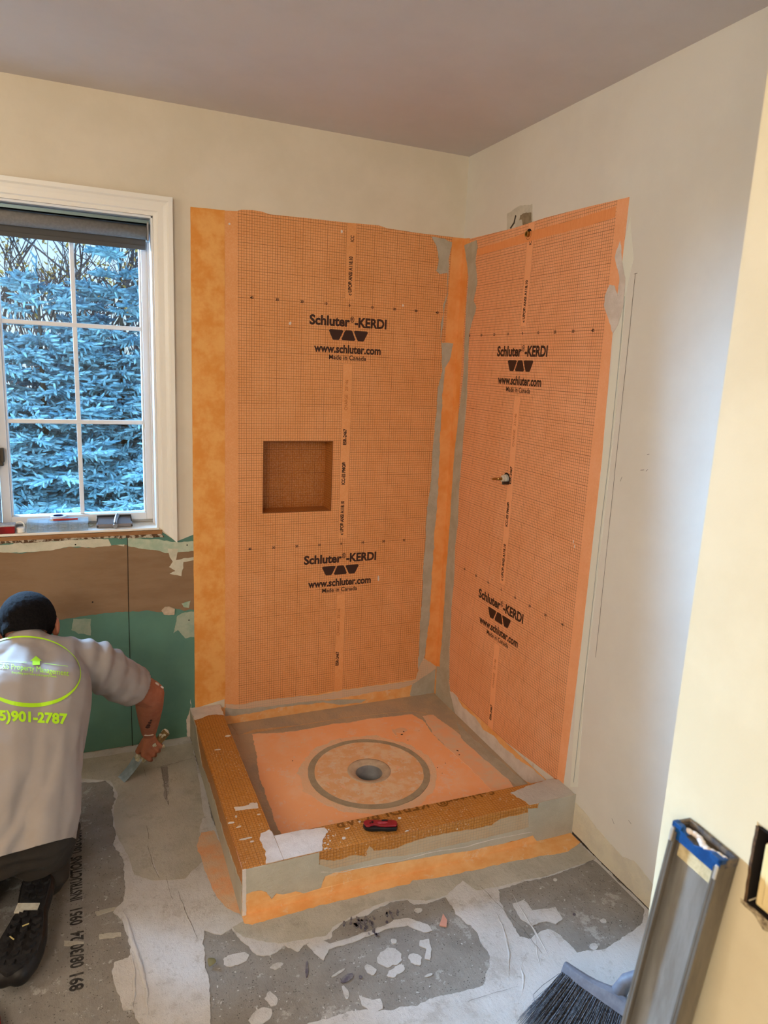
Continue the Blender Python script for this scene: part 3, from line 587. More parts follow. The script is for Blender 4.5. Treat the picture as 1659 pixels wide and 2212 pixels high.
for (u, v, r1, r2) in ((493, 1590, .012, .006), (545, 1738, .012, .01), (500, 1777, .01, .004), (515, 1787, .008, .003), (530, 1812, .02, .004), (545, 1818, .006, .003), (510, 1765, .004, .006), (470, 1620, .01, .003), (560, 1760, .006, .003)):
    a, b = Pl(u, v); o = layer('mortar_fleck', [blob(a, b, r1, r2)], PLcl, M_mortl, None, h0=0, h1=.0016, rag=.003, step=.003, clip=(OX, IX, OY, 0)); adopt(o, kl)
clF = (IX + .001, -.001, -1.0575, -.947)
o = sm('mortar_smear', [(585, 1800), (640, 1797), (700, 1790), (708, 1800), (695, 1815), (698, 1830), (700, 1842), (690, 1850), (600, 1870), (590, 1840)], Pt, PLcf, M_mortl, None, h0=0, h1=.002, rag=.005, clip=clF); adopt(o, kf)
o = sm('mortar_smear', [(1104, 1712), (1130, 1700), (1190, 1680), (1250, 1690), (1245, 1725), (1162, 1747), (1150, 1738), (1135, 1730), (1118, 1722)], Pt, PLcf, mat('mortar_top_end', (200, 192, 182), (190, 182, 172), 14, .6, bump=.4), None, h0=0, h1=.002, rag=.005, clip=clF[:1] + (-.001, -1.066, -.958)); adopt(o, kf)
for i in range(40):
    u = random.gauss(706, 12); v = random.uniform(1792, 1845)
    a, b = Pt(u, v); o = layer('mortar_fleck', [blob(a, b, random.uniform(.001, .004), random.uniform(.001, .003), 7)], PLcf, M_mortl, None, h0=0, h1=.0014, rag=.0012, step=.003, clip=clF) if i < 26 else None
    if o: adopt(o, kf)
for (u, v, r1, r2) in ((743, 1812, .007, .006), (881, 1797, .008, .007), (862, 1768, .006, .004), (751, 1790, .008, .002), (776, 1775, .004, .003)):
    a, b = Pt(u, v); o = layer('mortar_fleck', [blob(a, b, r1, r2)], PLcf, M_mortl, None, h0=0, h1=.002, rag=.003, step=.003, clip=clF); adopt(o, kf)
# front face: gray mortar on the left corner, film in the middle, orange band below
z1f = [(523, 1936), (545, 1927), (566, 1925), (578, 1930), (587, 1944), (598, 1932), (613, 1933), (640, 1926), (656, 1930), (680, 1922), (693, 1918), (698, 1905), (704, 1893), (720, 1886), (751, 1878), (800, 1872), (860, 1862), (937, 1848), (1000, 1838), (1070, 1824), (1120, 1812), (1149, 1803), (1158, 1814), (1180, 1810), (1240, 1796)]
LFL = [(519, 1876), (600, 1862), (690, 1843), (690, 1868), (720, 1876), (760, 1868), (820, 1852), (890, 1846), (960, 1828), (1060, 1806), (1140, 1785), (1138, 1745), (1160, 1745), (1165, 1728), (1245, 1710), (1245, 1800)]
o = layer('front_mortar', [[Pff(*p) for p in LFL + z1f[::-1]]], PLff, mat('mortar_front', (194, 184, 164), (182, 172, 152), 8, .75, bump=.5, bsc=30, bd=.002), None, h0=0, h1=.0028, rag=.0025, clip=(OX, -.001, .001, .1535)); adopt(o, kf)
o = layer('mortar_film', [[Pff(*p) for p in [(692, 1858), (720, 1862), (770, 1848), (790, 1850), (800, 1838), (850, 1835), (880, 1822), (915, 1812), (930, 1806), (960, 1800), (1020, 1790), (1060, 1782), (1080, 1768), (1140, 1755), (1142, 1788), (1060, 1812), (960, 1836), (890, 1852), (820, 1862), (760, 1876), (720, 1884), (692, 1876)]]], PLff, M_cff, None, h0=0, h1=.0022, rag=.003, clip=(OX, -.001, .001, .152)); adopt(o, kf)
o = layer('mortar_fleck', [[Pff(*p) for p in [(792, 1840), (798, 1828), (806, 1832), (812, 1842), (804, 1858), (795, 1852)]]], PLff, M_cff, None, h0=0, h1=.0024, rag=.003); adopt(o, kf)
o = layer('mortar_corner', [[(OX, .002), (OX + .012, .002), (OX + .011, .154), (OX, .155)]], PLff, M_mortl, None, h0=0, h1=.0034, rag=.0015, clip=(OX, -1, 0, .155)); adopt(o, kf)
bd = thing('sealing_band', 'orange sealing band bent from the front of the curb onto the floor', 'tape')
layer('vertical_part', [[Pff(*p) for p in [(521, 1985)] + z1f + [(1240, 1806)]]], PLff, M_band, bd, h0=0, h1=.0020, rag=.0015, clip=(OX, -.001, .0, .154))
layer('floor_part', [[PF(*p) for p in [(523, 1979), (527, 1997), (545, 2000), (600, 1984), (698, 1957), (800, 1932), (884, 1911), (890, 1903), (942, 1899), (1017, 1883), (1120, 1860), (1200, 1846), (1229, 1841), (1252, 1822)]] + [(-.004, -1.02), (OX, -1.02)]], PL_z(0), M_band, bd, h0=.0025, h1=.0042, rag=.004, clip=(-2, -.003, -2, -1.0585))
bm = bmesh.new(); P = []
rp = [(693, 1884), (740, 1884), (800, 1870), (870, 1857), (930, 1840), (1000, 1829), (1060, 1812), (1160, 1792)]
for a, b in zip(rp, rp[1:]):
    for k in range(8): x, z = Pff(a[0] + (b[0] - a[0]) * k / 8, a[1] + (b[1] - a[1]) * k / 8); P.append(Vector((x, yf(x) - .0026, z + .0015 * noise.noise(Vector((x * 30, 0, 0))))))
tube(bm, P, [.0012 + .0006 * noise.noise(p * 40) for p in P], 6); adopt(fin('mortar_ridge', bm, M_mortl, smooth=True), kf)
# left face of the curb: mortar with a grid strip near the top
PLls = PL_x(OX)
def Pls(u, v): return PB(u, v, OX)
layer_o = layer('side_mortar', [[(-.002, .002), (-1.058, .002), (-1.058, .10), (-.9, .085), (-.75, .07), (-.6, .082), (-.45, .075), (-.33, .05), (-.24, .09), (-.17, .13), (-.002, .13)]], PLls, mat('mortar_front', (0, 0, 0)), None, h0=0, h1=.0028, rag=.006, clip=(-1.058, -.002, .002, .152)); adopt(layer_o, kl)
# ghost lettering along the inner edge of the curb top, upside down and cut by the edge
T = Text()
T.add('KERDI-BOARD', onplane(PLcf, -.700, -.9490, .0008, math.pi + .013), .062, width=.37, bold=.001)
T.add('Schluter®', onplane(PLcf, -.375, -.955, .0008, math.pi + .013), .056, width=.22, bold=.001)
me = bpy.data.meshes.new('printed_text'); me.from_pydata([tuple(v) for v in T.v], [], T.f)
bm = bmesh.new(); bm.from_mesh(me)
bmesh.ops.bisect_plane(bm, geom=bm.verts[:] + bm.edges[:] + bm.faces[:], plane_co=(-.5, -.955, 0), plane_no=(.0126, 1, 0), clear_outer=True)
bm.to_mesh(me); bm.free(); o = link('printed_text', me, mat('brown_board_ink', (122, 76, 24), rough=.6)); adopt(o, kf)
# ================================================================ MORTAR AND PRINT ON THE FLOOR (parts of the floor)
out = [(-3.0, -.004), (-1.156, -.004), (OX - .002, OY - .001), (-.004, -1.072), PF(1300, 1863), PF(1273, 1852), PF(1395, 1958), (-.006, -1.6), (-.006, -3.0), (-1.35, -3.0), PF(305, 2216), PF(294, 2200), PF(287, 2181), PF(267, 2183), PF(251, 2139), PF(243, 2098), PF(245, 2081), PF(278, 2071), PF(280, 2037), PF(262, 1990), PF(246, 1971), PF(265, 1950), PF(270, 1902), PF(268, 1859), PF(243, 1828), PF(251, 1801), PF(240, 1751), PF(250, 1727), PF(244, 1702), PF(228, 1687), PF(180, 1690), PF(60, 1700), (-3.0, -.30)]
out = [(-3.0, -.004), (-1.156, -.004), (OX - .002, OY - .001), (-.004, -1.072), (-.006, -1.6), (-.006, -3.0), (-1.35, -3.0)] + out[10:]
G1 = [(440, 2014), (475, 2020), (498, 2008), (533, 2043), (553, 2064), (585, 2066), (614, 2043), (643, 2058), (663, 2038), (712, 2029), (724, 2006), (752, 1988), (790, 1976), (810, 1965), (845, 1950), (880, 1947), (895, 1956), (920, 1952), (964, 1939), (984, 1977), (1024, 2006), (1042, 2040), (1059, 2064), (1048, 2127), (1007, 2142), (938, 2156), (903, 2173), (833, 2185), (764, 2185), (689, 2208), (660, 2216), (600, 2290), (470, 2320), (457, 2212), (452, 2127), (443, 2087)]
G2 = [(1074, 1922), (1134, 1904), (1181, 1896), (1221, 1881), (1262, 1867), (1275, 1856), (1300, 1872), (1393, 1957), (1389, 1994), (1366, 2009), (1343, 2029), (1308, 2049), (1244, 2061), (1233, 2046), (1215, 2026), (1196, 2012), (1180, 2006), (1160, 2016), (1140, 2030), (1123, 2026), (1105, 1994), (1080, 1955)]
hl = [[PF(*p) for p in g_] for g_ in (G1, G2)]
mo = layer('thinset_layer', [out] + hl, PL_z(0), M_mortw, floor, h0=.0001, h1=.0025, rag=.0055, step=.0035, clip=(-3.2, -.003, -3.2, -.003))
mo['label'] = 'whitish mortar skim'
layer('fresh_thinset', [[PF(*p) for p in [(527, 1990), (600, 1975), (700, 1950), (884, 1905), (1017, 1878), (1229, 1836), (1250, 1822), (1285, 1856), (1262, 1866), (1220, 1880), (1180, 1894), (1134, 1903), (1074, 1918), (1030, 1925), (1000, 1905), (964, 1935), (920, 1947), (880, 1943), (840, 1948), (800, 1962), (750, 1984), (718, 2003), (705, 2024), (660, 2030), (600, 2040), (560, 2035), (520, 2020), (500, 2003)]]], PL_z(0), M_mortf, floor, h0=.0024, h1=.0034, rag=.004, clip=(-3, -.004, -3, -1.05))
layer('fresh_thinset', [[PF(*p) for p in [(-300, 1660), (190, 1640), (415, 1606), (432, 1700), (440, 1760), (430, 1790), (440, 1860), (400, 1900), (330, 1905), (290, 1890), (275, 1850), (250, 1800), (245, 1750), (255, 1720), (240, 1688), (190, 1684), (-300, 1690)]]], PL_z(0), M_mortf, floor, h0=.0024, h1=.0034, rag=.003, clip=(-3, -1.156, -3, -.004))
layer('pink_stain', [[PF(*p) for p in [(436, 1800), (462, 1795), (478, 1830), (500, 1880), (516, 1930), (518, 1975), (490, 1965), (470, 1940), (450, 1900), (438, 1870), (424, 1830)]]], PL_z(0), mat('orange_through_mortar', (226, 160, 112), (212, 180, 146), 9, .8, bump=.3), floor, h0=.0030, h1=.0042, rag=.004, clip=(-3, OX - .001, -3, 0))
# troweled ridges
bm = bmesh.new()
def ridge(px, r):
    pts = [Vector(PF(*p)).to_3d() for p in px]; P = []
    for i in range(len(pts) - 1):
        for k in range(6): P.append(pts[i].lerp(pts[i + 1], k / 6))
    P.append(pts[-1]); P = [p + Vector((noise.noise(p * 30) * .003, 0, .002)) for p in P]
    tube(bm, P, [max(.0006, r * math.sin(math.pi * (i + .5) / len(P)) * (1 + .4 * noise.noise(P[i] * 40))) for i in range(len(P))], 6)
for px, r in (([(262, 1962), (275, 1990), (285, 2030), (305, 2090), (318, 2150), (318, 2215)], .007), ([(284, 2060), (292, 2110), (288, 2170), (290, 2190)], .004), ([(325, 1830), (335, 1880), (352, 1905)], .002), ([(385, 1930), (402, 1975), (425, 2025)], .002), ([(1062, 1955), (1085, 2000), (1100, 2060), (1098, 2120)], .0035), ([(1108, 1935), (1140, 1990), (1165, 2030), (1190, 2075)], .003), ([(1120, 2080), (1130, 2110), (1128, 2150)], .003), ([(1060, 1900), (1080, 1930)], .002), ([(1155, 2010), (1160, 2060), (1170, 2100)], .0018), ([(300, 1690), (310, 1740), (318, 1800)], .0014)):
    ridge(px, r)
o = fin('mortar_ridge', bm, M_mortw, floor, smooth=True)
# smears on the bare cement board
for px, m in (([(663, 2040), (690, 2028), (712, 2040), (760, 2025), (800, 2012), (830, 2000), (850, 1988), (880, 1984), (925, 1998), (935, 2012), (915, 2016), (880, 2000), (850, 2003), (800, 2022), (740, 2042), (712, 2052), (700, 2075), (680, 2060)], M_mortw),
              ([(1108, 1955), (1130, 1945), (1150, 1968), (1200, 1960), (1215, 1985), (1200, 1998), (1180, 1990), (1150, 2000), (1125, 1985)], M_mortw),
              ([(905, 2032), (925, 2030), (932, 2050), (928, 2075), (918, 2072), (920, 2050), (906, 2044)], M_mortw),
              ([(775, 2150), (800, 2160), (822, 2158), (828, 2178), (812, 2186), (806, 2200), (792, 2180), (780, 2172)], M_mortw),
              ([(206, 1970), (250, 1960), (262, 1964), (230, 1972), (210, 1978)], M_mortf), ([(212, 2020), (262, 2015), (260, 2024), (215, 2030)], M_mortf),
              ([(136, 2034), (182, 2035), (180, 2041), (138, 2044)], M_mortf)):
    layer('mortar_smear', [[PF(*p) for p in px]], PL_z(0), m, floor, h0=.0001, h1=.0022, rag=.004, step=.005)
for (u, v, r1, r2, k) in ((842, 2069, .036, .030, 0), (897, 2073, .017, .022, 0), (799, 2098, .012, .018, 0), (509, 2072, .034, .02, 0), (599, 2087, .02, .01, .1), (588, 2159, .014, .022, 0), (564, 2195, .03, .02, .4), (747, 2145, .007, .02, 0), (731, 2102, .022, .004, .3), (850, 2033, .008, .008, 0), (902, 1968, .01, .01, 0), (1302, 1990, .008, .008, 0), (1283, 2045, .014, .01, 0), (1199, 1900, .006, .006, 0), (925, 2108, .012, .004, 0), (855, 2098, .03, .012, .3)):
    a, b = PF(u, v); layer('mortar_fleck', [blob(a, b, r1, r2, 9, k)], PL_z(0), M_mortw, floor, h0=.0001, h1=.002, rag=min(.006, r2 * .5), step=.0025)
rs = random.Random(3); T = Text()
for i in range(230):
    if i % 3: u, v = rs.uniform(460, 1040), rs.uniform(1990, 2210)
    elif i % 2: u, v = rs.uniform(1090, 1390), rs.uniform(1890, 2050)
    else: u, v = rs.uniform(120, 260), rs.uniform(1760, 2210)
    a, b = PF(u, v); r = rs.uniform(.0006, .0021)
    T.poly(blob(0, 0, r * rs.uniform(.6, 2.5), r, 6, rs.random() * 3), onplane(PL_z(0), a, b, .0006))
T.done('mortar_fleck', M_mortw, floor)
M_stain = mat('dark_purple_stain', (88, 82, 94), (126, 120, 118), 70, .95)
rs = random.Random(12)
for (u0, v0, su, sv, n_, q_) in ((778, 1992, 14, 12, 22, 1.), (838, 1978, 12, 6, 10, .8), (816, 2019, 5, 5, 5, .8), (806, 2006, 8, 6, 5, .7)):
    for i in range(n_):
        a, b = PF(rs.gauss(u0, su), rs.gauss(v0, sv)); layer('dark_stain', [blob(a, b, rs.uniform(.002, .005) * q_, rs.uniform(.004, .010) * q_, 8, rs.uniform(-.5, .1))], PL_z(0), M_stain, floor, h0=.0001, h1=.0036, rag=.0012, step=.003)
for (u, v, r1, r2, k) in ((663, 2095, .004, .026, -.3), (750, 2114, .020, .009, .3), (779, 2112, .005, .005, 0), (1240, 1976, .005, .004, 0)):
    a, b = PF(u, v); layer('dark_stain', [blob(a, b, r1, r2, 12, k)], PL_z(0), M_stain, floor, h0=.0001, h1=.0028, rag=.0015, step=.003)
# cracks
T = Text()
def crack(px, wd, h=.0044):
    P = []
    for a, b in zip(px, px[1:]):
        for k in range(5): P.append(Vector(PF(*a)).lerp(Vector(PF(*b)), k / 5))
    P.append(Vector(PF(*px[-1])))
    P = [p + Vector((noise.noise(Vector((p.x * 60, p.y * 60, 1))), noise.noise(Vector((p.x * 60, p.y * 60, 5))))) * .004 for p in P]
    for a, b in zip(P, P[1:]): seg(T, PL_z(0), a, b, wd * random.uniform(.25, .7), h)
for px, wd in (([(340, 1660), (380, 1650), (415, 1640)], .0012), ([(310, 1660), (316, 1680)], .001), ([(318, 1830), (330, 1870), (345, 1900)], .001), ([(385, 1928), (400, 1970), (427, 2030)], .0012), ([(1035, 1915), (1080, 1960), (1130, 2010), (1170, 2060)], .0012), ([(318, 1785), (322, 1815)], .0012), ([(1010, 2166), (1060, 2150), (1120, 2134)], .0008), ([(360, 1900), (372, 1945)], .001), ([(350, 1662), (356, 1700), (364, 1740)], .0015)):
    crack(px, wd)
T.done('crack', mat('crack_shadow', (110, 102, 90), rough=.9), floor)
layer('scraped_patch', [[PF(*p) for p in [(346, 1660), (362, 1656), (365, 1700), (360, 1730), (368, 1745), (352, 1720), (354, 1690)]]], PL_z(0), M_cement, floor, h0=.003, h1=.0038, rag=.004, step=.004)
# stencilled print
T = Text(True)
def rtext(s, v0, v1, u=167, sz=.045):
    a = Vector(PF(u, v0)); b = Vector(PF(u, v1)); m = (a + b) / 2; ang = math.atan2(b.y - a.y, b.x - a.x)
    T.add(s, onplane(PL_z(0), m.x, m.y, .0008, ang), sz, width=(b - a).length, bold=.0014)
rtext('891', 2140, 2103); rtext('08/30/24', 2090, 2012, 168); rtext('0951', 1998, 1963, 166); rtext('INSTRUCTIONS', 1945, 1850, 166); rtext('USG.COM', 1843, 1796, 166)
T.done('stencil_text', M_inkb, floor)
# small loose bits
tag(layer('plastic_shard', [[PF(*p) for p in [(949, 2001), (957, 1976), (966, 1990), (964, 2004)]]], PL_z(0), mat('pink_shard', (206, 150, 130), rough=.6), None, h0=.0008, h1=.004, rag=0), 'small pink triangular shard lying on the grey cement board in front of curb', 'shard')
bm = bmesh.new()
a = Vector(PF(452, 2092)); b = Vector(PF(463, 2078)); d = (b - a); n_ = Vector((-d.y, d.x)).normalized()
lf = []
for i in range(9):
    t_ = i / 8; w_ = .012 * math.sin(math.pi * t_) + .0004; c = a.lerp(b, t_)
    lf.append([bm.verts.new((c.x + n_.x * s_ * w_, c.y + n_.y * s_ * w_, .006 + abs(s_) * .006 * math.sin(math.pi * t_) + .006 * t_)) for s_ in (-1, 0, 1)])
for p, q in zip(lf, lf[1:]):
    for k in (0, 1): bm.faces.new((p[k], p[k + 1], q[k + 1], q[k]))
o = fin('dry_leaf', bm, mat('olive_leaf', (120, 112, 74), rough=.7), None, smooth=True); o.modifiers.new('s', 'SOLIDIFY').thickness = .0006
tag(o, 'small curled olive leaf at the edge of the white mortar skim', 'leaf')
# ================================================================ FITTINGS ON THE RIGHT WALL
M_brass = mat('brass', (170, 140, 84), rough=.3, metal=1)
vy, vz = PB(1095, 1034)
vt = thing('shower_valve', 'brass valve stem sticking out of a dark hole in the right shower wall', 'valve', (0, vy, vz))
RX = Matrix.Translation((0, vy, vz)) @ Matrix.Rotation(math.radians(-90), 4, 'Y')
bm = bmesh.new(); lathe(bm, [(0, .0021), (.021, .0021), (.023, .0024), (.024, .0018)], 20, RX); adopt(fin('hole', bm, M_dark), vt)
bm = bmesh.new(); lathe(bm, [(.017, .002), (.017, .012), (.014, .014), (.013, .022), (.009, .024), (0, .024)], 20, RX); adopt(fin('cartridge', bm, mat('white_nylon', (200, 192, 176), rough=.5), smooth=False), vt)
bm = bmesh.new(); lathe(bm, [(.006, .02), (.006, .042), (.0045, .044), (.0045, .066), (0, .066)], 12, RX); adopt(fin('stem', bm, M_brass), vt)
bm = bmesh.new(); bx(bm, -.03, -.002, vy - .022, vy - .012, vz - .02, vz - .008); adopt(fin('stop', bm, M_bronze, bevel=.002), vt)
hy, hz = PB(1143, 506)
sh = thing('shower_arm_outlet', 'threaded brass pipe outlet near the top of the right shower wall', 'pipe', (0, hy, hz))
RX = Matrix.Translation((0, hy, hz)) @ Matrix.Rotation(math.radians(-90), 4, 'Y')
bm = bmesh.new(); lathe(bm, [(0, .0021), (.017, .0021), (.018, .0026), (.019, .0018)], 20, RX); adopt(fin('hole', bm, M_dark), sh)
bm = bmesh.new(); lathe(bm, [(.011, .002), (.011, .012), (.007, .012), (.007, .004), (0, .004)], 16, RX); adopt(fin('fitting', bm, M_brass), sh)
# electrical box in the near wall
eb = thing('electrical_box', 'cream electrical outlet box in the dark cut-out of the near cream wall', 'electrical box', (CX, (by0 + by1) / 2, bz0))
adopt(box('box_shell', CX + .03, CX + .07, by0 - .01, by1 + .01, bz0 - .01, bz1 + .01, M_dark), eb)
bm = bmesh.new(); bx(bm, CX + .001, CX + .031, by1 - .0014, by1 - .0002, bz0, bz1); bx(bm, CX + .001, CX + .031, by0, by1, bz0 + .0002, bz0 + .0014); bx(bm, CX + .001, CX + .031, by0, by1, bz1 - .0014, bz1 - .0002); adopt(fin('box_rim', bm, M_dark), eb)
bm = bmesh.new(); bx(bm, CX + .004, CX + .030, by0 - .02 + .014, by1 - .010, bz0 + .004, bz1 - .016)
adopt(fin('device', bm, mat('cream_plastic', (232, 208, 152), rough=.4), bevel=.003), eb)
bm = bmesh.new(); bx(bm, CX + .001, CX + .006, by0 + .014, by1 - .020, bz0 + .012, bz1 - .026); adopt(fin('face_plate', bm, mat('cream_plastic', (0, 0, 0)), bevel=.002), eb)
layer('chipped_edge', [[(by0 - .03, bz0 + .002), (by1 + .004, bz0 + .002), (by1 + .004, bz0 - .003), (by1 - .012, bz0 - .006), (by1 - .03, bz0 - .012), (by0, bz0 - .005), (by0 - .03, bz0 - .010)]], PL_x(CX), mat('chipped_plaster', (90, 74, 56), (190, 172, 138), 90, .9), cw, h0=0, h1=.0006, rag=.004, step=.003)
layer('chipped_edge', [[(by1 - .002, bz0), (by1 + .002, bz0), (by1 + .0025, bz1), (by1 - .001, bz1 + .001)]], PL_x(CX), mat('cut_edge', (110, 84, 58), (70, 52, 38), 90, .9), cw, h0=0, h1=.0006, rag=.002, step=.003)
# ================================================================ LEVEL
lv = thing('spirit_level', 'worn aluminium I-beam spirit level with blue end cap leaning on the near cream wall', 'level', (-.92, -2.15, 0))
a_ = Vector((.085, -.045, 1)).normalized(); wy = (Vector((0, -1, 0)) - a_ * Vector((0, -1, 0)).dot(a_)).normalized(); tx = wy.cross(a_).normalized()
if tx.x < 0: tx = -tx
TL = Vector((-.834, -2.2065, 1.011)); Wd, Td, LL = .0775, .031, .99
ML = frame_mat(tx, wy, a_, TL)      # local x: thickness, y: width, z up (0 at the top)
M_alu = mat('brushed_aluminium', (186, 186, 182), (160, 156, 148), 30, .38, metal=.75, stretch=(1, 1, .15), bump=.15, bsc=200)
M_alud = mat('shaded_aluminium', (100, 94, 86), (128, 120, 108), 20, .5, metal=.55, stretch=(1, 1, .2), bump=.2, bsc=120)  # darker copy for the rails, their side shading painted into the metal
bm = bmesh.new(); bx(bm, .0125, .0155, .004, Wd - .004, -LL, -.006, M=ML); adopt(fin('web', bm, M_alu), lv)
for n_, y0, y1 in (('rail', 0, .0045), ('rail', Wd - .0045, Wd)):
    bm = bmesh.new(); bx(bm, 0, Td, y0, y1, -LL, -.004, M=ML); yi = y1 if y0 == 0 else y0 - .004
    bx(bm, 0, .003, yi, yi + .004 if y0 else yi + .004, -LL, -.012, M=ML); adopt(fin(n_, bm, M_alud, bevel=.0008), lv)
M_blue = mat('blue_plastic', (20, 76, 134), (14, 60, 112), 40, .45)
bm = bmesh.new()
# end cap: rim ring plus curved lip in front of the web
bx(bm, -.0005, .004, 0, Wd * .2, -.005, .001, M=ML); bx(bm, -.0005, .004, Wd * .8, Wd, -.005, .001, M=ML)
bx(bm, -.0005, Td * .3, 0, .0045, -.006, .001, M=ML); bx(bm, -.0005, Td * .4, Wd - .0045, Wd, -.010, .001, M=ML)
pr = [(.004, -.022), (Wd - .004, -.022), (Wd - .004, 0), (Wd * .8, .0), (Wd * .62, -.004), (Wd * .45, -.010), (Wd * .3, -.008), (Wd * .15, 0), (.004, 0)]
f0 = [bm.verts.new(ML @ Vector((.003, y, z))) for y, z in pr]; f1 = [bm.verts.new(ML @ Vector((.010, y, z))) for y, z in pr]
bm.faces.new(f0); bm.faces.new(f1[::-1])
for i in range(len(pr)): bm.faces.new((f0[i], f0[(i + 1) % len(pr)], f1[(i + 1) % len(pr)], f1[i]))
adopt(fin('end_cap', bm, M_blue, bevel=.0008), lv)
bm = bmesh.new(); bx(bm, Td - .005, Td, 0, Wd, -.012, 0, M=ML); bx(bm, Td * .3, Td, Wd - .004, Wd + .0004, -.012, 0, M=ML); bx(bm, Td * .3, Td, -.0004, .004, -.010, 0, M=ML)
adopt(fin('cap_rim', bm, mat('grimy_rim', (60, 62, 70), (120, 104, 84), 60, .7), bevel=.001), lv)
bm = bmesh.new(); bx(bm, .004, Td - .003, .004, Wd - .004, -.012, -.007, M=ML); adopt(fin('cap_recess', bm, mat('grimy_black', (52, 46, 40), (84, 72, 56), 80, .8)), lv)
bm = bmesh.new()
for i in range(9):
    c = ML @ Vector((.011 + .004 * math.sin(i), .018 + i * .0065, -.004)); bmesh.ops.create_icosphere(bm, subdivisions=2, radius=.0055, matrix=Matrix.Translation(c) @ Matrix.Diagonal((.8, 1.1, .55, 1)))
adopt(fin('dried_mortar', bm, M_mortl, smooth=True), lv)
bm = bmesh.new(); bx(bm, .0112, .0125, .009, Wd - .010, -.046, -.026, M=ML); adopt(fin('label_plate', bm, mat('cream_sticker', (206, 190, 150), (176, 160, 122), 60, .7), bevel=.0015), lv)
for y_ in (0.0008, Wd - .0045 - .0008):
    bm = bmesh.new(); bx(bm, -.002, .002, y_, y_ + .0045, -.026, -.007, M=ML); adopt(fin('rivet_tab', bm, mat('bright_metal', (214, 210, 200), rough=.3, metal=.6), bevel=.001), lv)
# ================================================================ BROOM
br = thing('broom', 'grey plastic broom with dark grey bristles standing on the floor behind the level', 'broom', (-.45, -1.75, 0))
M_brg = mat('grey_broom_plastic', (112, 112, 120), (96, 96, 104), 40, .5); M_bri = mat('bristle_grey', (104, 104, 110), (48, 48, 54), 200, .6, lo=.4, hi=.6)
Q0 = Vector((-.462, -1.622, .118)); Qd = Vector((.40, -.91, -.02)).normalized(); QL = .27
up = Vector((.52, .22, .82)); up = (up - Qd * up.dot(Qd)).normalized(); qn = up.cross(Qd).normalized()
MB_ = frame_mat(Qd, qn, up, Q0)
prof = []
for i in range(15):
    t_ = i / 14; xx = QL * t_; hh = .014 + .014 * math.exp(-((t_ - .5) / .17) ** 2) ; ww = .021 * (1 - .5 * abs(2 * t_ - 1) ** 4)
    prof.append((xx, hh, ww))
bm = bmesh.new(); rings = []
for xx, hh, ww in prof:
    rings.append([bm.verts.new(MB_ @ Vector(c)) for c in ((xx, -ww, -.012), (xx, ww, -.012), (xx, ww, hh * .6), (xx, ww * .6, hh), (xx, -ww * .6, hh), (xx, -ww, hh * .6))])
for a, b in zip(rings, rings[1:]):
    for i in range(6): bm.faces.new((a[i], a[(i + 1) % 6], b[(i + 1) % 6], b[i]))
bm.faces.new(rings[0][::-1]); bm.faces.new(rings[-1])
hd = fin('broom_head', bm, M_brg, bevel=.002); adopt(hd, br)
bm = bmesh.new(); c0_ = MB_ @ Vector((QL / 2, 0, .012)); tube(bm, [c0_, c0_ + up * .03 + Vector((.01, -.005, .01)), Vector((-.3, -1.85, .3)), Vector((-.02, -2.1, 1.25))], [.02, .016, .012, .011], 14); adopt(fin('handle', bm, M_brg, smooth=True), br)
bm = bmesh.new(); rb = random.Random(5)
nb = 0
for i in range(60):
    for j in range(5):
        for k in range(5):
            t_ = (i + rb.random()) / 60; s_ = (j - 2) / 2
            root = MB_ @ Vector((QL * (.02 + .96 * t_), s_ * .017 + rb.uniform(-.002, .002), -.008))
            ff = (t_ - .5)
            tip = root - up * .14 + Qd * ff * .10 + qn * (s_ * .03 + rb.uniform(-.006, .006)) + Vector((rb.uniform(-.006, .006), rb.uniform(-.006, .006), 0))
            tip.z = max(.002, min(tip.z, .02)); tip = Vector((tip.x, tip.y, .002 + rb.random() * .008))
            mid = root.lerp(tip, .5) - qn * .004 * s_
            pts = [root, mid, tip]; r = .0008; d = (tip - root).normalized(); a = d.orthogonal().normalized(); b = d.cross(a); vv = []
            for q, p in enumerate(pts):
                vv.append([bm.verts.new(p + (a * math.cos(x) + b * math.sin(x)) * (r if q < 2 else r * .5)) for x in (0, 2.09, 4.19)])
            for p, q in zip(vv, vv[1:]):
                for m_ in range(3): bm.faces.new((p[m_], p[(m_ + 1) % 3], q[(m_ + 1) % 3], q[m_]))
o = fin('bristles', bm, M_bri, recalc=False); adopt(o, br); o['kind'] = 'stuff'
bm = bmesh.new(); w0 = MB_ @ Vector((.01, 0, -.03)); P = [Vector(PF(*p)).to_3d() + Vector((0, 0, z)) for p, z in (((1204, 2138), .05), ((1170, 2146), .025), ((1152, 2152), .006), ((1155, 2172), .004))]
tube(bm, [w0] + P, .0006, 5); adopt(fin('stray_bristle', bm, M_bri), br)
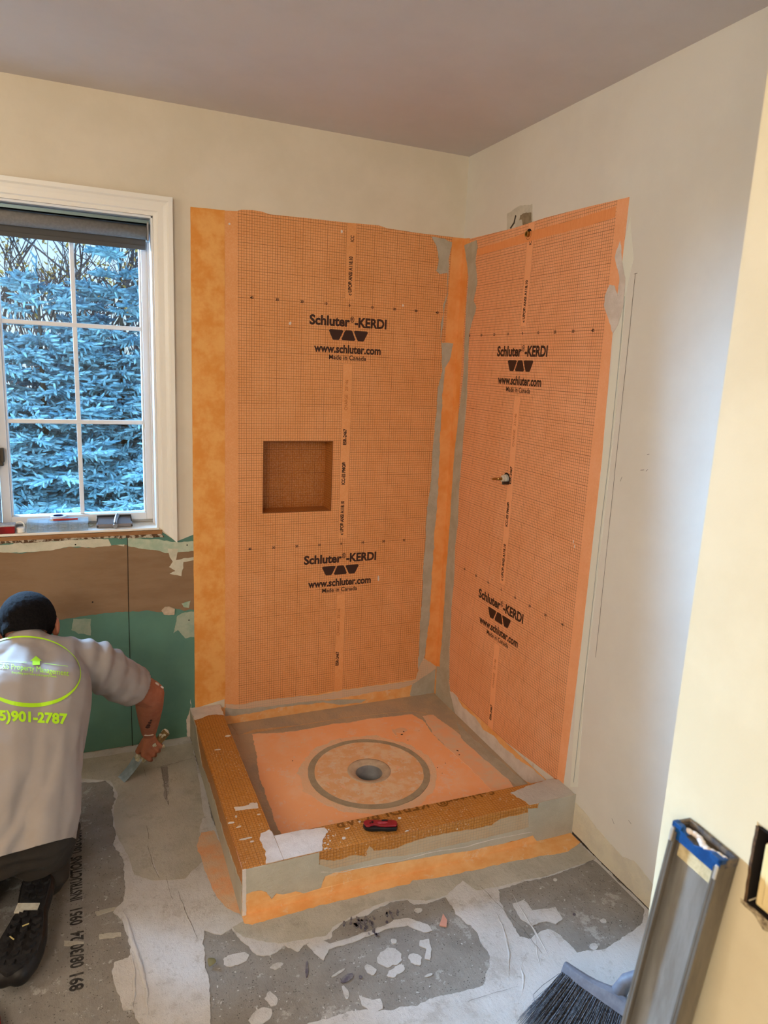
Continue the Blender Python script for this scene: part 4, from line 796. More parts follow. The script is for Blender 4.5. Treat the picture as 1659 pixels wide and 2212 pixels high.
# ================================================================ UTILITY KNIFE ON THE CURB
ka, kb = Vector(PF(787, 1786, .158)), Vector(PF(858, 1785, .158)); kd = (kb - ka); kl_ = kd.length; ang = math.atan2(kd.y, kd.x)
kx, ky = ka.x, ka.y; kz = zcf(kx, ky) + .0012
kn = thing('utility_knife', 'folded red and black utility knife lying on the front curb', 'knife', (kx, ky, kz))
MK = Matrix.Translation((kx, ky, kz)) @ Matrix.Rotation(ang, 4, 'Z')
def slab(name, outl, z0, z1, m, par, M, bevel=.0015, s=1):
    bm = bmesh.new(); a = [bm.verts.new(M @ Vector((x * s, y * s, z0))) for x, y in outl]; b = [bm.verts.new(M @ Vector((x * s, y * s, z1))) for x, y in outl]
    bm.faces.new(a[::-1]); bm.faces.new(b)
    for i in range(len(a)): bm.faces.new((a[i], a[(i + 1) % len(a)], b[(i + 1) % len(a)], b[i]))
    o = fin(name, bm, m, None, bevel=bevel); adopt(o, par); return o
ks = kl_ / .100
M_kred = mat('dark_red_paint', (150, 22, 34), (128, 16, 28), 60, .35, spec=.6)
slab('grip', [(0.003, -.014), (.02, -.020), (.05, -.018), (.07, -.021), (.096, -.018), (.100, -.008), (.098, .008), (.09, .013), (.0, .013), (-.004, .0)], 0, .012, M_black, kn, MK, s=ks)
slab('handle', [(.0, -.004), (.004, -.012), (.012, -.014), (.018, -.010), (.03, -.006), (.042, -.011), (.06, -.014), (.095, -.013), (.100, -.004), (.098, .010), (.085, .0145), (.03, .015), (.012, .016), (.0, .012), (-.003, .005)], .010, .017, M_kred, kn, MK, s=ks)
slab('thumb_slide', [(.052, .010), (.055, .006), (.072, .009), (.072, .012), (.056, .0135)], .017, .020, M_black, kn, MK, s=ks)
slab('inlay', [(.038, .0), (.044, -.007), (.06, -.006), (.072, .001), (.06, .004), (.044, .005)], .017, .0176, mat('worn_red', (176, 70, 78), (150, 40, 50), 60, .4), kn, MK, bevel=.0002, s=ks)
for (x_, y_, r_) in ((.024, .003, .0035), (.017, -.001, .002)):
    bm = bmesh.new(); lathe(bm, [(r_ * ks, .0172), (r_ * ks, .0185), (0, .0188)], 12, MK @ Matrix.Translation((x_ * ks, y_ * ks, 0))); adopt(fin('pivot_screw', bm, M_black), kn)
# ================================================================ THINGS ON THE WINDOW SILL
SZ = WZ0 + .0085
M_clear = bpy.data.materials.new('clear_plastic'); M_clear.use_nodes = True
q = M_clear.node_tree; q.nodes.clear(); qo = q.nodes.new('ShaderNodeOutputMaterial'); qm = q.nodes.new('ShaderNodeMixShader'); qt = q.nodes.new('ShaderNodeBsdfTransparent'); qp = q.nodes.new('ShaderNodeBsdfPrincipled')
qt.inputs[0].default_value = (.9, .96, 1, 1); qp.inputs['Base Color'].default_value = (.72, .84, .92, 1); qp.inputs['Roughness'].default_value = .25; qm.inputs[0].default_value = .2
q.links.new(qt.outputs[0], qm.inputs[1]); q.links.new(qp.outputs[0], qm.inputs[2]); q.links.new(qm.outputs[0], qo.inputs[0])
ox0, ox1, oy0, oy1 = -1.727, -1.520, .006, .092
og = thing('parts_organizer', 'clear plastic compartment box of screws on the window sill', 'organizer', (ox0, oy0, SZ))
bm = bmesh.new(); bx(bm, ox0, ox1, oy0, oy1, SZ, SZ + .002)
for k in range(7):
    x = ox0 + (ox1 - ox0 - .0015) * k / 6; bx(bm, x, x + .0015, oy0, oy1, SZ + .002, SZ + .029)
bx(bm, ox0, ox1, oy0, oy0 + .0015, SZ + .002, SZ + .029); bx(bm, ox0, ox1, oy1 - .0015, oy1, SZ + .002, SZ + .029)
adopt(fin('tray', bm, M_clear), og)
bm = bmesh.new(); bx(bm, ox0 - .002, ox1 + .002, oy0 - .002, oy1 + .001, SZ + .029, SZ + .035); adopt(fin('lid', bm, M_clear, bevel=.0015), og)
rb = random.Random(11)
scr = thing('screw', 'grey screws lying in the compartments of the clear organizer', 'screw', (0, 0, 0), 'screws in the clear organizer'); bpy.data.objects.remove(scr)
bm = bmesh.new(); lathe(bm, [(0, 0), (.0032, 0), (.0028, .0015), (.0013, .003), (.0012, .018), (0, .021)], 8); proto = fin('screw', bm, M_steel)
first = True
for k in range(6):
    for j in range(9):
        o = proto if first else proto.copy()
        if not first: COL.objects.link(o)
        first = False
        xa = ox0 + (ox1 - ox0) * (k + .15 + .7 * rb.random()) / 6
        az = rb.uniform(.4, 2.7) + (3.14 if rb.random() < .5 else 0); yy = oy0 + .014 + (j // 3) * .02 + rb.uniform(0, .004)
        o.location = (xa, yy, SZ + .0055 + (j % 3) * .006); o.rotation_euler = (math.pi / 2 + rb.uniform(-.25, .25), 0, az)
        dx = -math.sin(az) if False else 0
        # keep inside its compartment
        tip = o.rotation_euler.to_matrix() @ Vector((0, 0, .021)); lo_, hi_ = ox0 + (ox1 - ox0) * k / 6 + .005, ox0 + (ox1 - ox0) * (k + 1) / 6 - .004
        if o.location.x + tip.x > hi_: o.location.x = hi_ - tip.x
        if o.location.x + tip.x < lo_: o.location.x = lo_ - tip.x
        if o.location.y + tip.y < oy0 + .004: o.location.y = oy0 + .004 - tip.y
        if o.location.y + tip.y > oy1 - .004: o.location.y = oy1 - .004 - tip.y
        tag(o, 'small grey screw lying inside the clear compartment box on the sill', 'screw', 'screws in the clear organizer')
LZ = SZ + .0352
tp = thing('tape_roll', 'roll of clear tape with dark blue core on top of the screw organizer', 'tape', (-1.622, .066, LZ))
MT = Matrix.Translation((-1.622, .066, LZ))
bm = bmesh.new(); lathe(bm, [(.018, 0), (.027, 0), (.0275, .002), (.0275, .012), (.026, .013), (.018, .013)], 28, MT); bmesh.ops.recalc_face_normals(bm, faces=bm.faces)
adopt(fin('roll', bm, mat('pale_tape', (206, 214, 232), rough=.3), smooth=False), tp)
bm = bmesh.new(); lathe(bm, [(.0181, .001), (.0181, .0135), (.0168, .0135), (.0168, .001), (.0181, .001)], 28, MT); adopt(fin('core', bm, mat('navy_core', (24, 30, 92), rough=.5)), tp)
pc = thing('carpenter_pencil', 'red pencil lying on the lid of the screw organizer', 'pencil', (-1.66, .03, LZ))
p0, p1 = Vector((-1.655, .030, LZ + .0036)), Vector((-1.555, .036, LZ + .0036))
d = (p1 - p0).normalized()
bm = bmesh.new(); tube(bm, [p0 + d * .016, p1], .0036, 6); adopt(fin('shaft', bm, mat('pencil_red', (176, 50, 34), rough=.45)), pc)
bm = bmesh.new(); tube(bm, [p0 + d * .003, p0 + d * .016], [.001, .0036], 6); adopt(fin('sharpened_tip', bm, mat('bare_wood', (214, 178, 130), rough=.7)), pc)
bm = bmesh.new(); tube(bm, [p0, p0 + d * .0035], [.0003, .0011], 6); adopt(fin('lead', bm, M_dark), pc)
cp = thing('pipe_plug', 'white plastic cap standing on its open side next to the organizer', 'cap', (-1.748, .02, SZ))
bm = bmesh.new(); lathe(bm, [(0, 0), (.0135, 0), (.0145, .002), (.0145, .016), (.012, .018), (0, .018)], 24, Matrix.Translation((-1.747, .022, SZ))); adopt(fin('cap', bm, M_trimw, smooth=False, bevel=.0008), cp)
cp = thing('pipe_fitting', 'white ring-shaped plastic fitting leaning behind the small white cap', 'pipe fitting', (-1.752, .055, SZ))
bm = bmesh.new(); MR = Matrix.Translation((-1.753, .05, SZ + .0175)) @ Matrix.Rotation(math.radians(78), 4, 'X'); lathe(bm, [(.0135, -.008), (.0175, -.008), (.0175, .008), (.0135, .008), (.0135, -.008)], 28, MR); adopt(fin('ring', bm, M_trimw), cp)
rbx = thing('red_case', 'dark red box with pale top at the left end of the window sill', 'box', (-1.81, .03, SZ))
bm = bmesh.new(); bx(bm, -1.862, -1.766, .004, .050, SZ, SZ + .026); adopt(fin('body', bm, mat('dark_red_gloss', (150, 20, 24), (110, 14, 18), 20, .3), bevel=.002), rbx)
bm = bmesh.new(); bx(bm, -1.863, -1.765, .003, .051, SZ + .026, SZ + .032); adopt(fin('lid', bm, mat('grey_lid', (190, 194, 200), (150, 152, 160), 60, .4), bevel=.0015), rbx)
ck = thing('window_crank', 'folded grey metal crank handle at the foot of the window', 'window handle', (-1.43, .06, SZ))
cx0, cx1 = PF(206, 1140, .913)[0] + .004, PF(287, 1138, .913)[0]
bm = bmesh.new(); v0 = [(cx0, .030), (cx1, .030), (cx1 - .004, .088), (cx0 + .004, .088)]
a = [bm.verts.new((x, y, SZ)) for x, y in v0]; b = [bm.verts.new((x, y, SZ + (.014 if y < .05 else .034))) for x, y in v0]
bm.faces.new(a[::-1]); bm.faces.new(b)
for i in range(4): bm.faces.new((a[i], a[(i + 1) % 4], b[(i + 1) % 4], b[i]))
adopt(fin('cover', bm, mat('taupe_metal', (128, 124, 126), rough=.35, metal=.5), bevel=.003), ck)
cm = (cx0 + cx1) / 2 + .004
bm = bmesh.new(); tube(bm, [(cx0 + .004, .028, SZ + .006), (cx0 + .004, .084, SZ + .036), (cx1 - .004, .084, SZ + .036), (cx1 - .004, .028, SZ + .006)], .0035, 8); adopt(fin('rim', bm, M_bronze, smooth=True), ck)
bm = bmesh.new(); tube(bm, [(cm + .008, .072, SZ + .040), (cm, .040, SZ + .028), (cm - .003, .022, SZ + .018)], [.008, .0065, .006], 12); lathe(bm, [(0, 0), (.0085, 0), (.0085, .012), (0, .012)], 16, Matrix.Translation((cm - .003, .022, SZ + .011)) @ Matrix.Rotation(math.radians(90), 4, 'X')); adopt(fin('crank_knob', bm, M_steel, smooth=False, bevel=.001), ck)
for i, (u, v) in enumerate(((1005 / 5.18, 1080 + 262 / 5.18), (1040 / 5.18, 1080 + 255 / 5.18), (1020 / 5.18, 1080 + 300 / 5.18))):
    x, y = PF(u, v, SZ); bm = bmesh.new(); bmesh.ops.create_icosphere(bm, subdivisions=1, radius=.005, matrix=Matrix.Translation((x, min(y, .09), SZ + .003)) @ Matrix.Diagonal((1.6, 1, .6, 1)))
    tag(fin('plaster_crumb', bm, M_plaster), 'small pale plaster crumb on the sill between organizer and crank', 'crumb', 'plaster crumbs on the sill')
# red object at the left edge
rg = thing('tool_pouch', 'red rounded fabric pouch on the floor at the lower left edge', 'pouch', (-1.79, -1.27, 0))
bm = bmesh.new(); bmesh.ops.create_uvsphere(bm, u_segments=24, v_segments=14, radius=1, matrix=Matrix.Translation((-1.800, -1.245, .030)) @ Matrix.Diagonal((.052, .085, .030, 1)))
for v_ in bm.verts: v_.co += noise.noise_vector(v_.co * 18) * .006; v_.co.z = max(v_.co.z, .0006)
adopt(fin('fabric', bm, mat('red_fabric', (156, 24, 24), (128, 18, 20), 40, .7, bump=.4), smooth=True), rg)
bm = bmesh.new(); tube(bm, [(-1.83, -1.30, .058), (-1.81, -1.25, .064), (-1.79, -1.20, .056)], .003, 8); adopt(fin('zipper', bm, M_black, smooth=True), rg)
# ================================================================ PERSON
def evald(o):
    bpy.context.view_layer.update(); dg = bpy.context.evaluated_depsgraph_get(); me = bpy.data.meshes.new_from_object(o.evaluated_get(dg)); return me
def rcap(bm, p0, r0, p1, r1, n=14, sc=None):
    p0 = Vector(p0); p1 = Vector(p1); d = p1 - p0; L = d.length
    if L < 1e-6: d = Vector((0, 0, 1))
    q = d.to_track_quat('Z', 'Y').to_matrix().to_4x4(); M = Matrix.Translation(p0) @ q; prof = []
    for i in range(7): a = -math.pi / 2 + math.pi / 2 * i / 6; prof.append((r0 * math.cos(a), r0 * math.sin(a)))
    for i in range(7): a = math.pi / 2 * i / 6; prof.append((r1 * math.cos(a), L + r1 * math.sin(a)))
    prof[0] = (1e-5, prof[0][1]); prof[-1] = (1e-5, prof[-1][1]); lathe(bm, prof, n, M, close=True)
def ell(bm, c, rx, ry, rz, R=None):
    M = Matrix.Translation(c) @ (R.to_4x4() if R is not None else Matrix.Identity(4)) @ Matrix.Diagonal((rx, ry, rz, 1))
    bmesh.ops.create_uvsphere(bm, u_segments=24, v_segments=16, radius=1, matrix=M)
def skinmesh(name, build, m, voxel=.006, smooth=4, post=None, par=None):
    bm = bmesh.new(); build(bm); me = bpy.data.meshes.new(name); bm.to_mesh(me); bm.free()
    o = bpy.data.objects.new(name, me); COL.objects.link(o)
    r = o.modifiers.new('r', 'REMESH'); r.mode = 'VOXEL'; r.voxel_size = voxel
    s = o.modifiers.new('s', 'SMOOTH'); s.iterations = smooth; s.factor = .5
    m2 = evald(o); m2.name = name; bpy.data.objects.remove(o); bpy.data.meshes.remove(me)
    if post:
        bm = bmesh.new(); bm.from_mesh(m2); post(bm); bm.to_mesh(m2); bm.free()
    m2.materials.clear(); o = link(name, m2, m, None, True)
    if par: adopt(o, par)
    return o
V = Vector
def chain(bm, pts):
    for (p, r), (q, s) in zip(pts, pts[1:]): rcap(bm, p, r, q, s)
per = thing('person', 'person in grey t-shirt kneeling with back to the camera, troweling mortar at the wall', 'person', (-1.72, -.85, 0))
PEL, WAI, CHE, NEK = V((-1.745, -.935, .345)), V((-1.738, -.84, .475)), V((-1.722, -.70, .590)), V((-1.700, -.585, .690))
lat = V((1, .02, -.02)).normalized()
shR, elR, wrR = V((-1.515, -.545, .605)), V((-1.340, -.365, .392)), V((-1.336, -.225, .178))
shL, elL, wrL = V((-1.895, -.545, .605)), V((-2.02, -.36, .375)), V((-1.96, -.20, .15))
hipR, knR, anR = V((-1.665, -.90, .275)), V((-1.668, -.47, .075)), V((-1.672, -.80, .068))
hipL, knL, anL = V((-1.835, -.90, .275)), V((-1.85, -.47, .075)), V((-1.85, -.82, .068))
HC = V((-1.702, -.490, .722))
fwd = V((0.06, .80, -.60)).normalized(); crown = V((0, .60, .80)); crown = (crown - fwd * crown.dot(fwd)).normalized(); ear = fwd.cross(crown).normalized()
HM = frame_mat(ear, fwd, crown, HC)     # local x: his right, y: face, z: crown
# trowel handle axis
H0 = V(hit(347, 1596, 1, -.185)); H1 = V(hit(309, 1640, 1, -.205)); hd_ = (H0 - H1).normalized(); HMID = (H0 + H1) / 2
wd = (wrR - HMID); wd = (wd - hd_ * wd.dot(hd_)).normalized(); sd = hd_.cross(wd).normalized()
if sd.y > 0: sd = -sd        # fingers come round on the side towards the camera
def hp(o, ang, r): return HMID + hd_ * o + (wd * math.cos(ang) + sd * math.sin(ang)) * r
def hand(bm):
    for i, (o, k) in enumerate(((-.031, .95), (-.0105, 1.05), (.010, 1.0), (.0295, .85))):
        kn = hp(o, .35, .036 * k)
        rcap(bm, wrR.lerp(kn, .25), .0155, kn, .0105)
        P = [kn, hp(o * 1.02, 1.35, .029), hp(o * 1.02, 2.35, .026), hp(o * 1.02, 3.3, .0235)]
        for (a, b), (r, s) in zip(zip(P, P[1:]), ((.0094, .0084), (.0084, .0078), (.0078, .0068))): rcap(bm, a, r * (.9 + .1 * k), b, s * (.9 + .1 * k), 10)
    P = [wrR.lerp(hp(-.02, -.2, .035), .55), hp(-.034, -.55, .036), hp(-.040, -1.35, .030), hp(-.044, -2.1, .026)]
    for (a, b), (r, s) in zip(zip(P, P[1:]), ((.016, .0125), (.0125, .0112), (.0112, .009))): rcap(bm, a, r, b, s, 10)
def lhand(bm):
    f = V((.06, .98, -.12)).normalized(); s_ = V((1, -.06, 0))
    base = V((-1.955, -.165, .055)); rcap(bm, wrL, .027, base, .020)
    for i, (o, L) in enumerate(((.032, .070), (.011, .080), (-.010, .074), (-.030, .060))):
        kn = base + s_ * o + f * .055 + V((0, 0, -.012)); rcap(bm, base + s_ * o * .5, .016, kn, .0125, 10)
        m1 = kn + f * L * .45 + s_ * o * .2 + V((0, 0, .004)); m2 = m1 + f * L * .3 + V((0, 0, -.012)); m3 = m2 + f * L * .25 + V((0, 0, -.010))
        rcap(bm, kn, .0105, m1, .0095, 10); rcap(bm, m1, .0095, m2, .0085, 10); rcap(bm, m2, .0085, m3, .0075, 10)
    a = base + s_ * .022; b = a + s_ * .030 + f * .02 + V((0, 0, -.008)); c = b + f * .03 + s_ * .008 + V((0, 0, -.008)); rcap(bm, a, .015, b, .012, 10); rcap(bm, b, .012, c, .009, 10)
def body(bm):
    for s in (-1, 1):
        chain(bm, [(PEL + lat * .05 * s, .095), (WAI + lat * .055 * s, .092), (CHE + lat * .07 * s, .090), (NEK + lat * .06 * s - V((0, .0, .045)), .055)])
    chain(bm, [(NEK - V((0, 0, .02)), .058), (NEK.lerp(HC, .55), .056), (HC - crown * .03, .058)])
    # head
    R = HM.to_3x3()
    ell(bm, HC + crown * .022 - fwd * .012, .076, .096, .086, R); ell(bm, HC + fwd * .030 - crown * .040, .058, .066, .066, R)
    ell(bm, HC + fwd * .072 - crown * .086, .028, .022, .020, R)                       # chin
    rcap(bm, HC + fwd * .088 + crown * .008, .009, HC + fwd * .108 - crown * .030, .014, 10)   # nose
    for s in (-1, 1):
        rcap(bm, HC + fwd * .084 + crown * .022 + ear * .012 * s, .010, HC + fwd * .078 + crown * .022 + ear * .042 * s, .009, 10)
        rcap(bm, HC + ear * .078 * s + crown * .022 - fwd * .004, .008, HC + ear * .076 * s - crown * .026 + fwd * .002, .007, 10)
        ell(bm, HC + ear * .083 * s + crown * .000 - fwd * .006, .007, .015, .028, R)
        rcap(bm, HC + fwd * .070 + ear * .04 * s - crown * .025, .018, HC + fwd * .06 + ear * .036 * s - crown * .055, .016, 10)
    rcap(bm, HC + fwd * .093 - crown * .056 - ear * .018, .006, HC + fwd * .093 - crown * .056 + ear * .018, .006, 10)
    rcap(bm, HC + fwd * .090 - crown * .068 - ear * .016, .007, HC + fwd * .090 - crown * .068 + ear * .016, .007, 10)
    # arms
    for S, E_, Wp in ((shR, elR, wrR), (shL, elL, wrL)):
        chain(bm, [(NEK.lerp(S, .5) - V((0, 0, .02)), .045), (S - V((0, 0, .008)), .054), (S.lerp(E_, .5), .053), (E_, .050)])
        chain(bm, [(E_, .050), (E_.lerp(Wp, .3), .0485), (E_.lerp(Wp, .65), .040), (Wp, .0295)])
    hand(bm); lhand(bm)
    for Hh, K, A in ((hipR, knR, anR), (hipL, knL, anL)):
        chain(bm, [(Hh, .085), (Hh.lerp(K, .5), .070), (K, .052)]); chain(bm, [(K, .052), (K.lerp(A, .35), .052), (A, .038)])
M_skin = mat('skin', (168, 106, 80), (150, 90, 66), 14, .55, bump=.15, bsc=120)
skinmesh('body', body, M_skin, .0032, 2, None, per)
# arm hair tattoo-like mark and mortar on the skin
def spots(name, axis0, axis1, r, lst, m, par):
    for (t_, a_, s1, s2) in lst:
        c = axis0.lerp(axis1, t_); d = (axis1 - axis0).normalized(); u = (CP - c); u = (u - d * u.dot(d)).normalized(); v = d.cross(u)
        n = u * math.cos(a_) + v * math.sin(a_); bm = bmesh.new(); ell(bm, c + n * (r - .0005), s2, .0035, s1, frame_mat(v * math.cos(a_) - u * math.sin(a_), n, d, V((0, 0, 0))).to_3x3())
        adopt(fin(name, bm, m, smooth=True), par)
# hair
def hair(bm):
    R = HM.to_3x3(); ell(bm, HC + crown * .027 - fwd * .014, .0815, .101, .0865, R)
    rcap(bm, HC - fwd * .060 - crown * .012 - ear * .02, .044, HC - fwd * .060 - crown * .012 + ear * .02, .044)
def hcut(bm):
    bmesh.ops.bisect_plane(bm, geom=bm.verts[:] + bm.edges[:] + bm.faces[:], plane_co=HC + fwd * .060, plane_no=(fwd * .9 - crown * .25).normalized(), clear_outer=True)
    bmesh.ops.bisect_plane(bm, geom=bm.verts[:] + bm.edges[:] + bm.faces[:], plane_co=HC - crown * .030, plane_no=(-crown), clear_outer=True)
    bmesh.ops.bisect_plane(bm, geom=bm.verts[:] + bm.edges[:] + bm.faces[:], plane_co=HC - crown * .006 + fwd * .02, plane_no=(-crown + fwd * .9).normalized(), clear_outer=True)
M_hair = mat('short_black_hair', (26, 22, 22), (12, 11, 12), 160, .9, bump=1, bsc=600, bd=.003, spec=.1)
def hpost(bm):
    bm.normal_update()
    for v in bm.verts: v.co += v.normal * (.0022 * noise.noise(v.co * 14) + .0006 * noise.noise(v.co * 90) + .0012 * noise.noise(v.co * 300))
    hcut(bm)
skinmesh('hair', hair, M_hair, .004, 2, hpost, per)
for s in (-1, 1):
    bm = bmesh.new(); ell(bm, HC + fwd * .080 + crown * .004 + ear * .030 * s, .011, .009, .008, HM.to_3x3()); adopt(fin('eye', bm, mat('eye_white', (220, 214, 206), rough=.2), smooth=True), per)
# t-shirt
nb_ = V((0, -.77, .63))
def shirt(bm):
    HEM = V((-1.752, -1.015, .300))
    for o_, rs in ((-1, (.098, .112, .110, .112, .075)), (0, (.104, .118, .120, .122, .085)), (1, (.098, .112, .110, .112, .075))):
        ofs = (.072, .074, .080, .094, .085)
        P = [HEM, PEL + V((0, -.015, .02)), WAI, CHE, NEK - V((0, -.005, .035))]
        chain(bm, [(p + lat * ofs[i] * o_, rs[i] - (.006 if o_ else 0)) for i, p in enumerate(P)])
    for s, S, E_ in ((1, shR, elR), (-1, shL, elL)):
        d = (E_ - S)
        chain(bm, [(NEK + lat * .05 * s - V((0, 0, .03)), .072), (S, .076), (S + d * .40 - V((0, 0, .004)), .074), (S + d * .80 - V((0, 0, .006)), .068)])
    rcap(bm, NEK - V((0, 0, .03)), .070, NEK + V((0, .022, .006)), .064)
def shirtpost(bm):
    # sleeve ends
    for S, E_, k in ((shR, elR, .66), (shL, elL, .66)):
        d = (E_ - S).normalized(); c = S.lerp(E_, k) + V((0, 0, 0)); ref = c
        near = [f for f in bm.faces if (f.calc_center_median() - c).dot(d) > 0 and (f.calc_center_median() - c).length < .14 and abs(f.calc_center_median().x - c.x) < .14 and (f.calc_center_median().x > -1.47 if S is shR else f.calc_center_median().x < -1.93)]
        bmesh.ops.delete(bm, geom=near, context='FACES')
    c = V((-1.75, -1.0, .315)); n = V((0.10, -.62, -.78)).normalized()
    bmesh.ops.bisect_plane(bm, geom=bm.verts[:] + bm.edges[:] + bm.faces[:], plane_co=V((-1.75, -1.03, .325)), plane_no=n, clear_outer=True)
    nc_ = (HC - NEK).normalized()
    near = [f for f in bm.faces if (f.calc_center_median() - (NEK + V((0, .022, .006)))).dot(nc_) > .018 and (f.calc_center_median() - NEK).length < .12]
    bmesh.ops.delete(bm, geom=near, context='FACES')
    # folds
    for v in bm.verts:
        p = v.co; f = 0
        a = p.z * .75 - p.y * .62 - p.x * .55
        low = max(0, min(1, (.62 - p.z) / .3))
        wv = math.sin(a * 46 + 4 * noise.noise(p * 6)); f += (.010 * (abs(wv) ** .6 * (1 if wv > 0 else -.35)) + .004 * math.sin(a * 130 + 5 * noise.noise(p * 9))) * low * max(0, .45 + noise.noise(p * 4.5 + V((3, 1, 2))) * 1.4)
        f += .007 * noise.noise(V((p.x * 6 + p.z * 8, p.y * 10, p.z * 4))) * low
        q = max(0, 1 - (p - shR).length / .19)
        f += .008 * q * math.sin((p.x - p.z * .2) * 120 + 2 * noise.noise(p * 9))
        f += .003 * noise.noise(p * 16)
        v.co += v.normal * f
M_shirt = mat('grey_tshirt', (156, 146, 139), (150, 140, 133), 5, .9, bump=.35, bsc=700, bd=.0006)
so = skinmesh('t_shirt', shirt, M_shirt, .006, 5, shirtpost, per)
so.modifiers.new('t', 'SOLIDIFY').thickness = .0025; so.modifiers['t'].offset = -1
# print on the back
bt = bmesh.new(); bt.from_mesh(so.data); bt.normal_update(); bvh = BVHTree.FromBMesh(bt)
M_lime = mat('lime_print', (176, 226, 30), rough=.6)
def onshirt(name, vs, fs, par):
    """vs given as photo-measured points on the back; dropped along the sight line onto the cloth"""
    out_v = []
    for (u, v) in vs:
        d = ray(u, v).normalized(); loc, nrm, i, dist = bvh.ray_cast(CP, d)
        if loc is None:
            p = CP + d * 2.05
        else: p = loc + nrm * .0022
        out_v.append(p)
    o = pym(name, out_v, fs, M_lime, None); adopt(o, par)
    return o
def textflat(s, size, bold=0, cells=.35):
    c = bpy.data.curves.new('t', 'FONT'); c.body = s; c.size = size; c.offset = bold; c.align_y = 'CENTER'; c.resolution_u = 3
    o = bpy.data.objects.new('t', c); me = bpy.data.meshes.new_from_object(o); bm = bmesh.new(); bm.from_mesh(me)
    for it in range(3):
        le = [e for e in bm.edges if e.calc_length() > size * cells]
        if not le: break
        bmesh.ops.subdivide_edges(bm, edges=le, cuts=1); bmesh.ops.triangulate(bm, faces=bm.faces[:])
    vs = [v.co.copy() for v in bm.verts]; bm.verts.index_update(); fs = [tuple(v.index for v in f.verts) for f in bm.faces]
    bm.free(); bpy.data.objects.remove(o); bpy.data.curves.remove(c); bpy.data.meshes.remove(me); return vs, fs
def shirttext(name, s, size, bold, fn):
    vs, fs = textflat(s, size, bold); x0 = min(v.x for v in vs); x1 = max(v.x for v in vs)
    onshirt(name, [fn((v.x - x0) / (x1 - x0), v.y) for v in vs], fs, so)
shirttext('printed_name', 'C&S Property Management', 20, 0., lambda t, y: (-4 + 152 * t, 1440 + 16 * t ** 1.4 - y * .85 + (0)))
shirttext('printed_slogan', 'Everything your home and property needs', 9, .05, lambda t, y: (26 + 96 * t, 1453.5 + 9 * t - y * .7))
shirttext('printed_phone', '5)901-2787', 30, 1.3, lambda t, y: (-1 + 146 * t, 1547 + 8 * t - y * (1.0)))
# house mark
onshirt('printed_house', [(77, 1418), (90, 1428.5), (85.5, 1428.5), (85.5, 1437.5), (69.5, 1437.5), (69.5, 1428.5), (65, 1428.5)], [(0, 1, 2), (0, 2, 5), (0, 5, 6), (2, 3, 4), (2, 4, 5)], so)
# oval: left part beyond the frame continues round the back
def oval(cx, cy, a, b, w0, name):
    vs = []; fs = []; N = 96
    for i in range(N):
        t = 2 * math.pi * i / N; w = w0(t)
        for s in (-.5, .5): vs.append((cx + (a + s * w) * math.cos(t), cy + (b + s * w) * math.sin(t) + 5 * math.cos(t)))
    for i in range(N):
        j = (i + 1) % N
        if w0(2 * math.pi * i / N) < .4: continue
        fs.append((2 * i, 2 * i + 1, 2 * j + 1, 2 * j))
    onshirt(name, vs, fs, so)
def wfun(t):
    s = math.sin(t)
    if s > 0: return 1.4 + 7.5 * s ** 1.5
    if math.cos(t) > .75: return 1.2
    return 1.6 + 3.2 * max(0, -s) * (0.55 - .45 * math.cos(t))
oval(60, 1450, 113, 74, wfun, 'printed_oval')
for (ua, va, ub, vb) in ((0, 1430.5, 57, 1431.5), (96, 1434, 146, 1440)):
    T = []
    for i in range(21):
        t = i / 20; T += [(ua + (ub - ua) * t, va + (vb - va) * t), (ua + (ub - ua) * t, va + (vb - va) * t + .8)]
    onshirt('printed_rule', T, [(2 * i, 2 * i + 1, 2 * i + 3, 2 * i + 2) for i in range(20)], so)
for (u, v, r) in ((106.5, 1659, 2.2), (159.5, 1723, 2.0)):
    pass
# trousers
def pants(bm):
    for s in (-1, 0, 1): rcap(bm, PEL + lat * .07 * s + V((0, -.0, -.02)), .105, PEL + lat * .075 * s + V((0, .07, .09)), .098)
    for s, Hh, K, A in ((1, hipR, knR, anR), (-1, hipL, knL, anL)):
        rcap(bm, Hh + V((-.012 * s, -.01, .0)), .102, Hh.lerp(K, .5), .086); rcap(bm, Hh.lerp(K, .5), .086, K + V((0, 0, .006)), .068)
        rcap(bm, K + V((0, 0, .004)), .066, K.lerp(A, .4) + V((0, 0, .006)), .068); rcap(bm, K.lerp(A, .4) + V((0, 0, .006)), .068, A + V((.004 * s, .01, .006)), .062)
def pantpost(bm):
    for v in bm.verts:
        p = v.co; v.co += v.normal * (.007 * math.sin(p.z * 120 + p.y * 60 + 4 * noise.noise(p * 8)) * (.5 + noise.noise(p * 6)) + .004 * noise.noise(p * 14))
        v.co.z = max(v.co.z, .0015)
M_pants = mat('dark_work_trousers', (52, 46, 40), (40, 35, 31), 7, .9, bump=.4, bsc=400)
skinmesh('trousers', pants, M_pants, .0065, 4, pantpost, per)
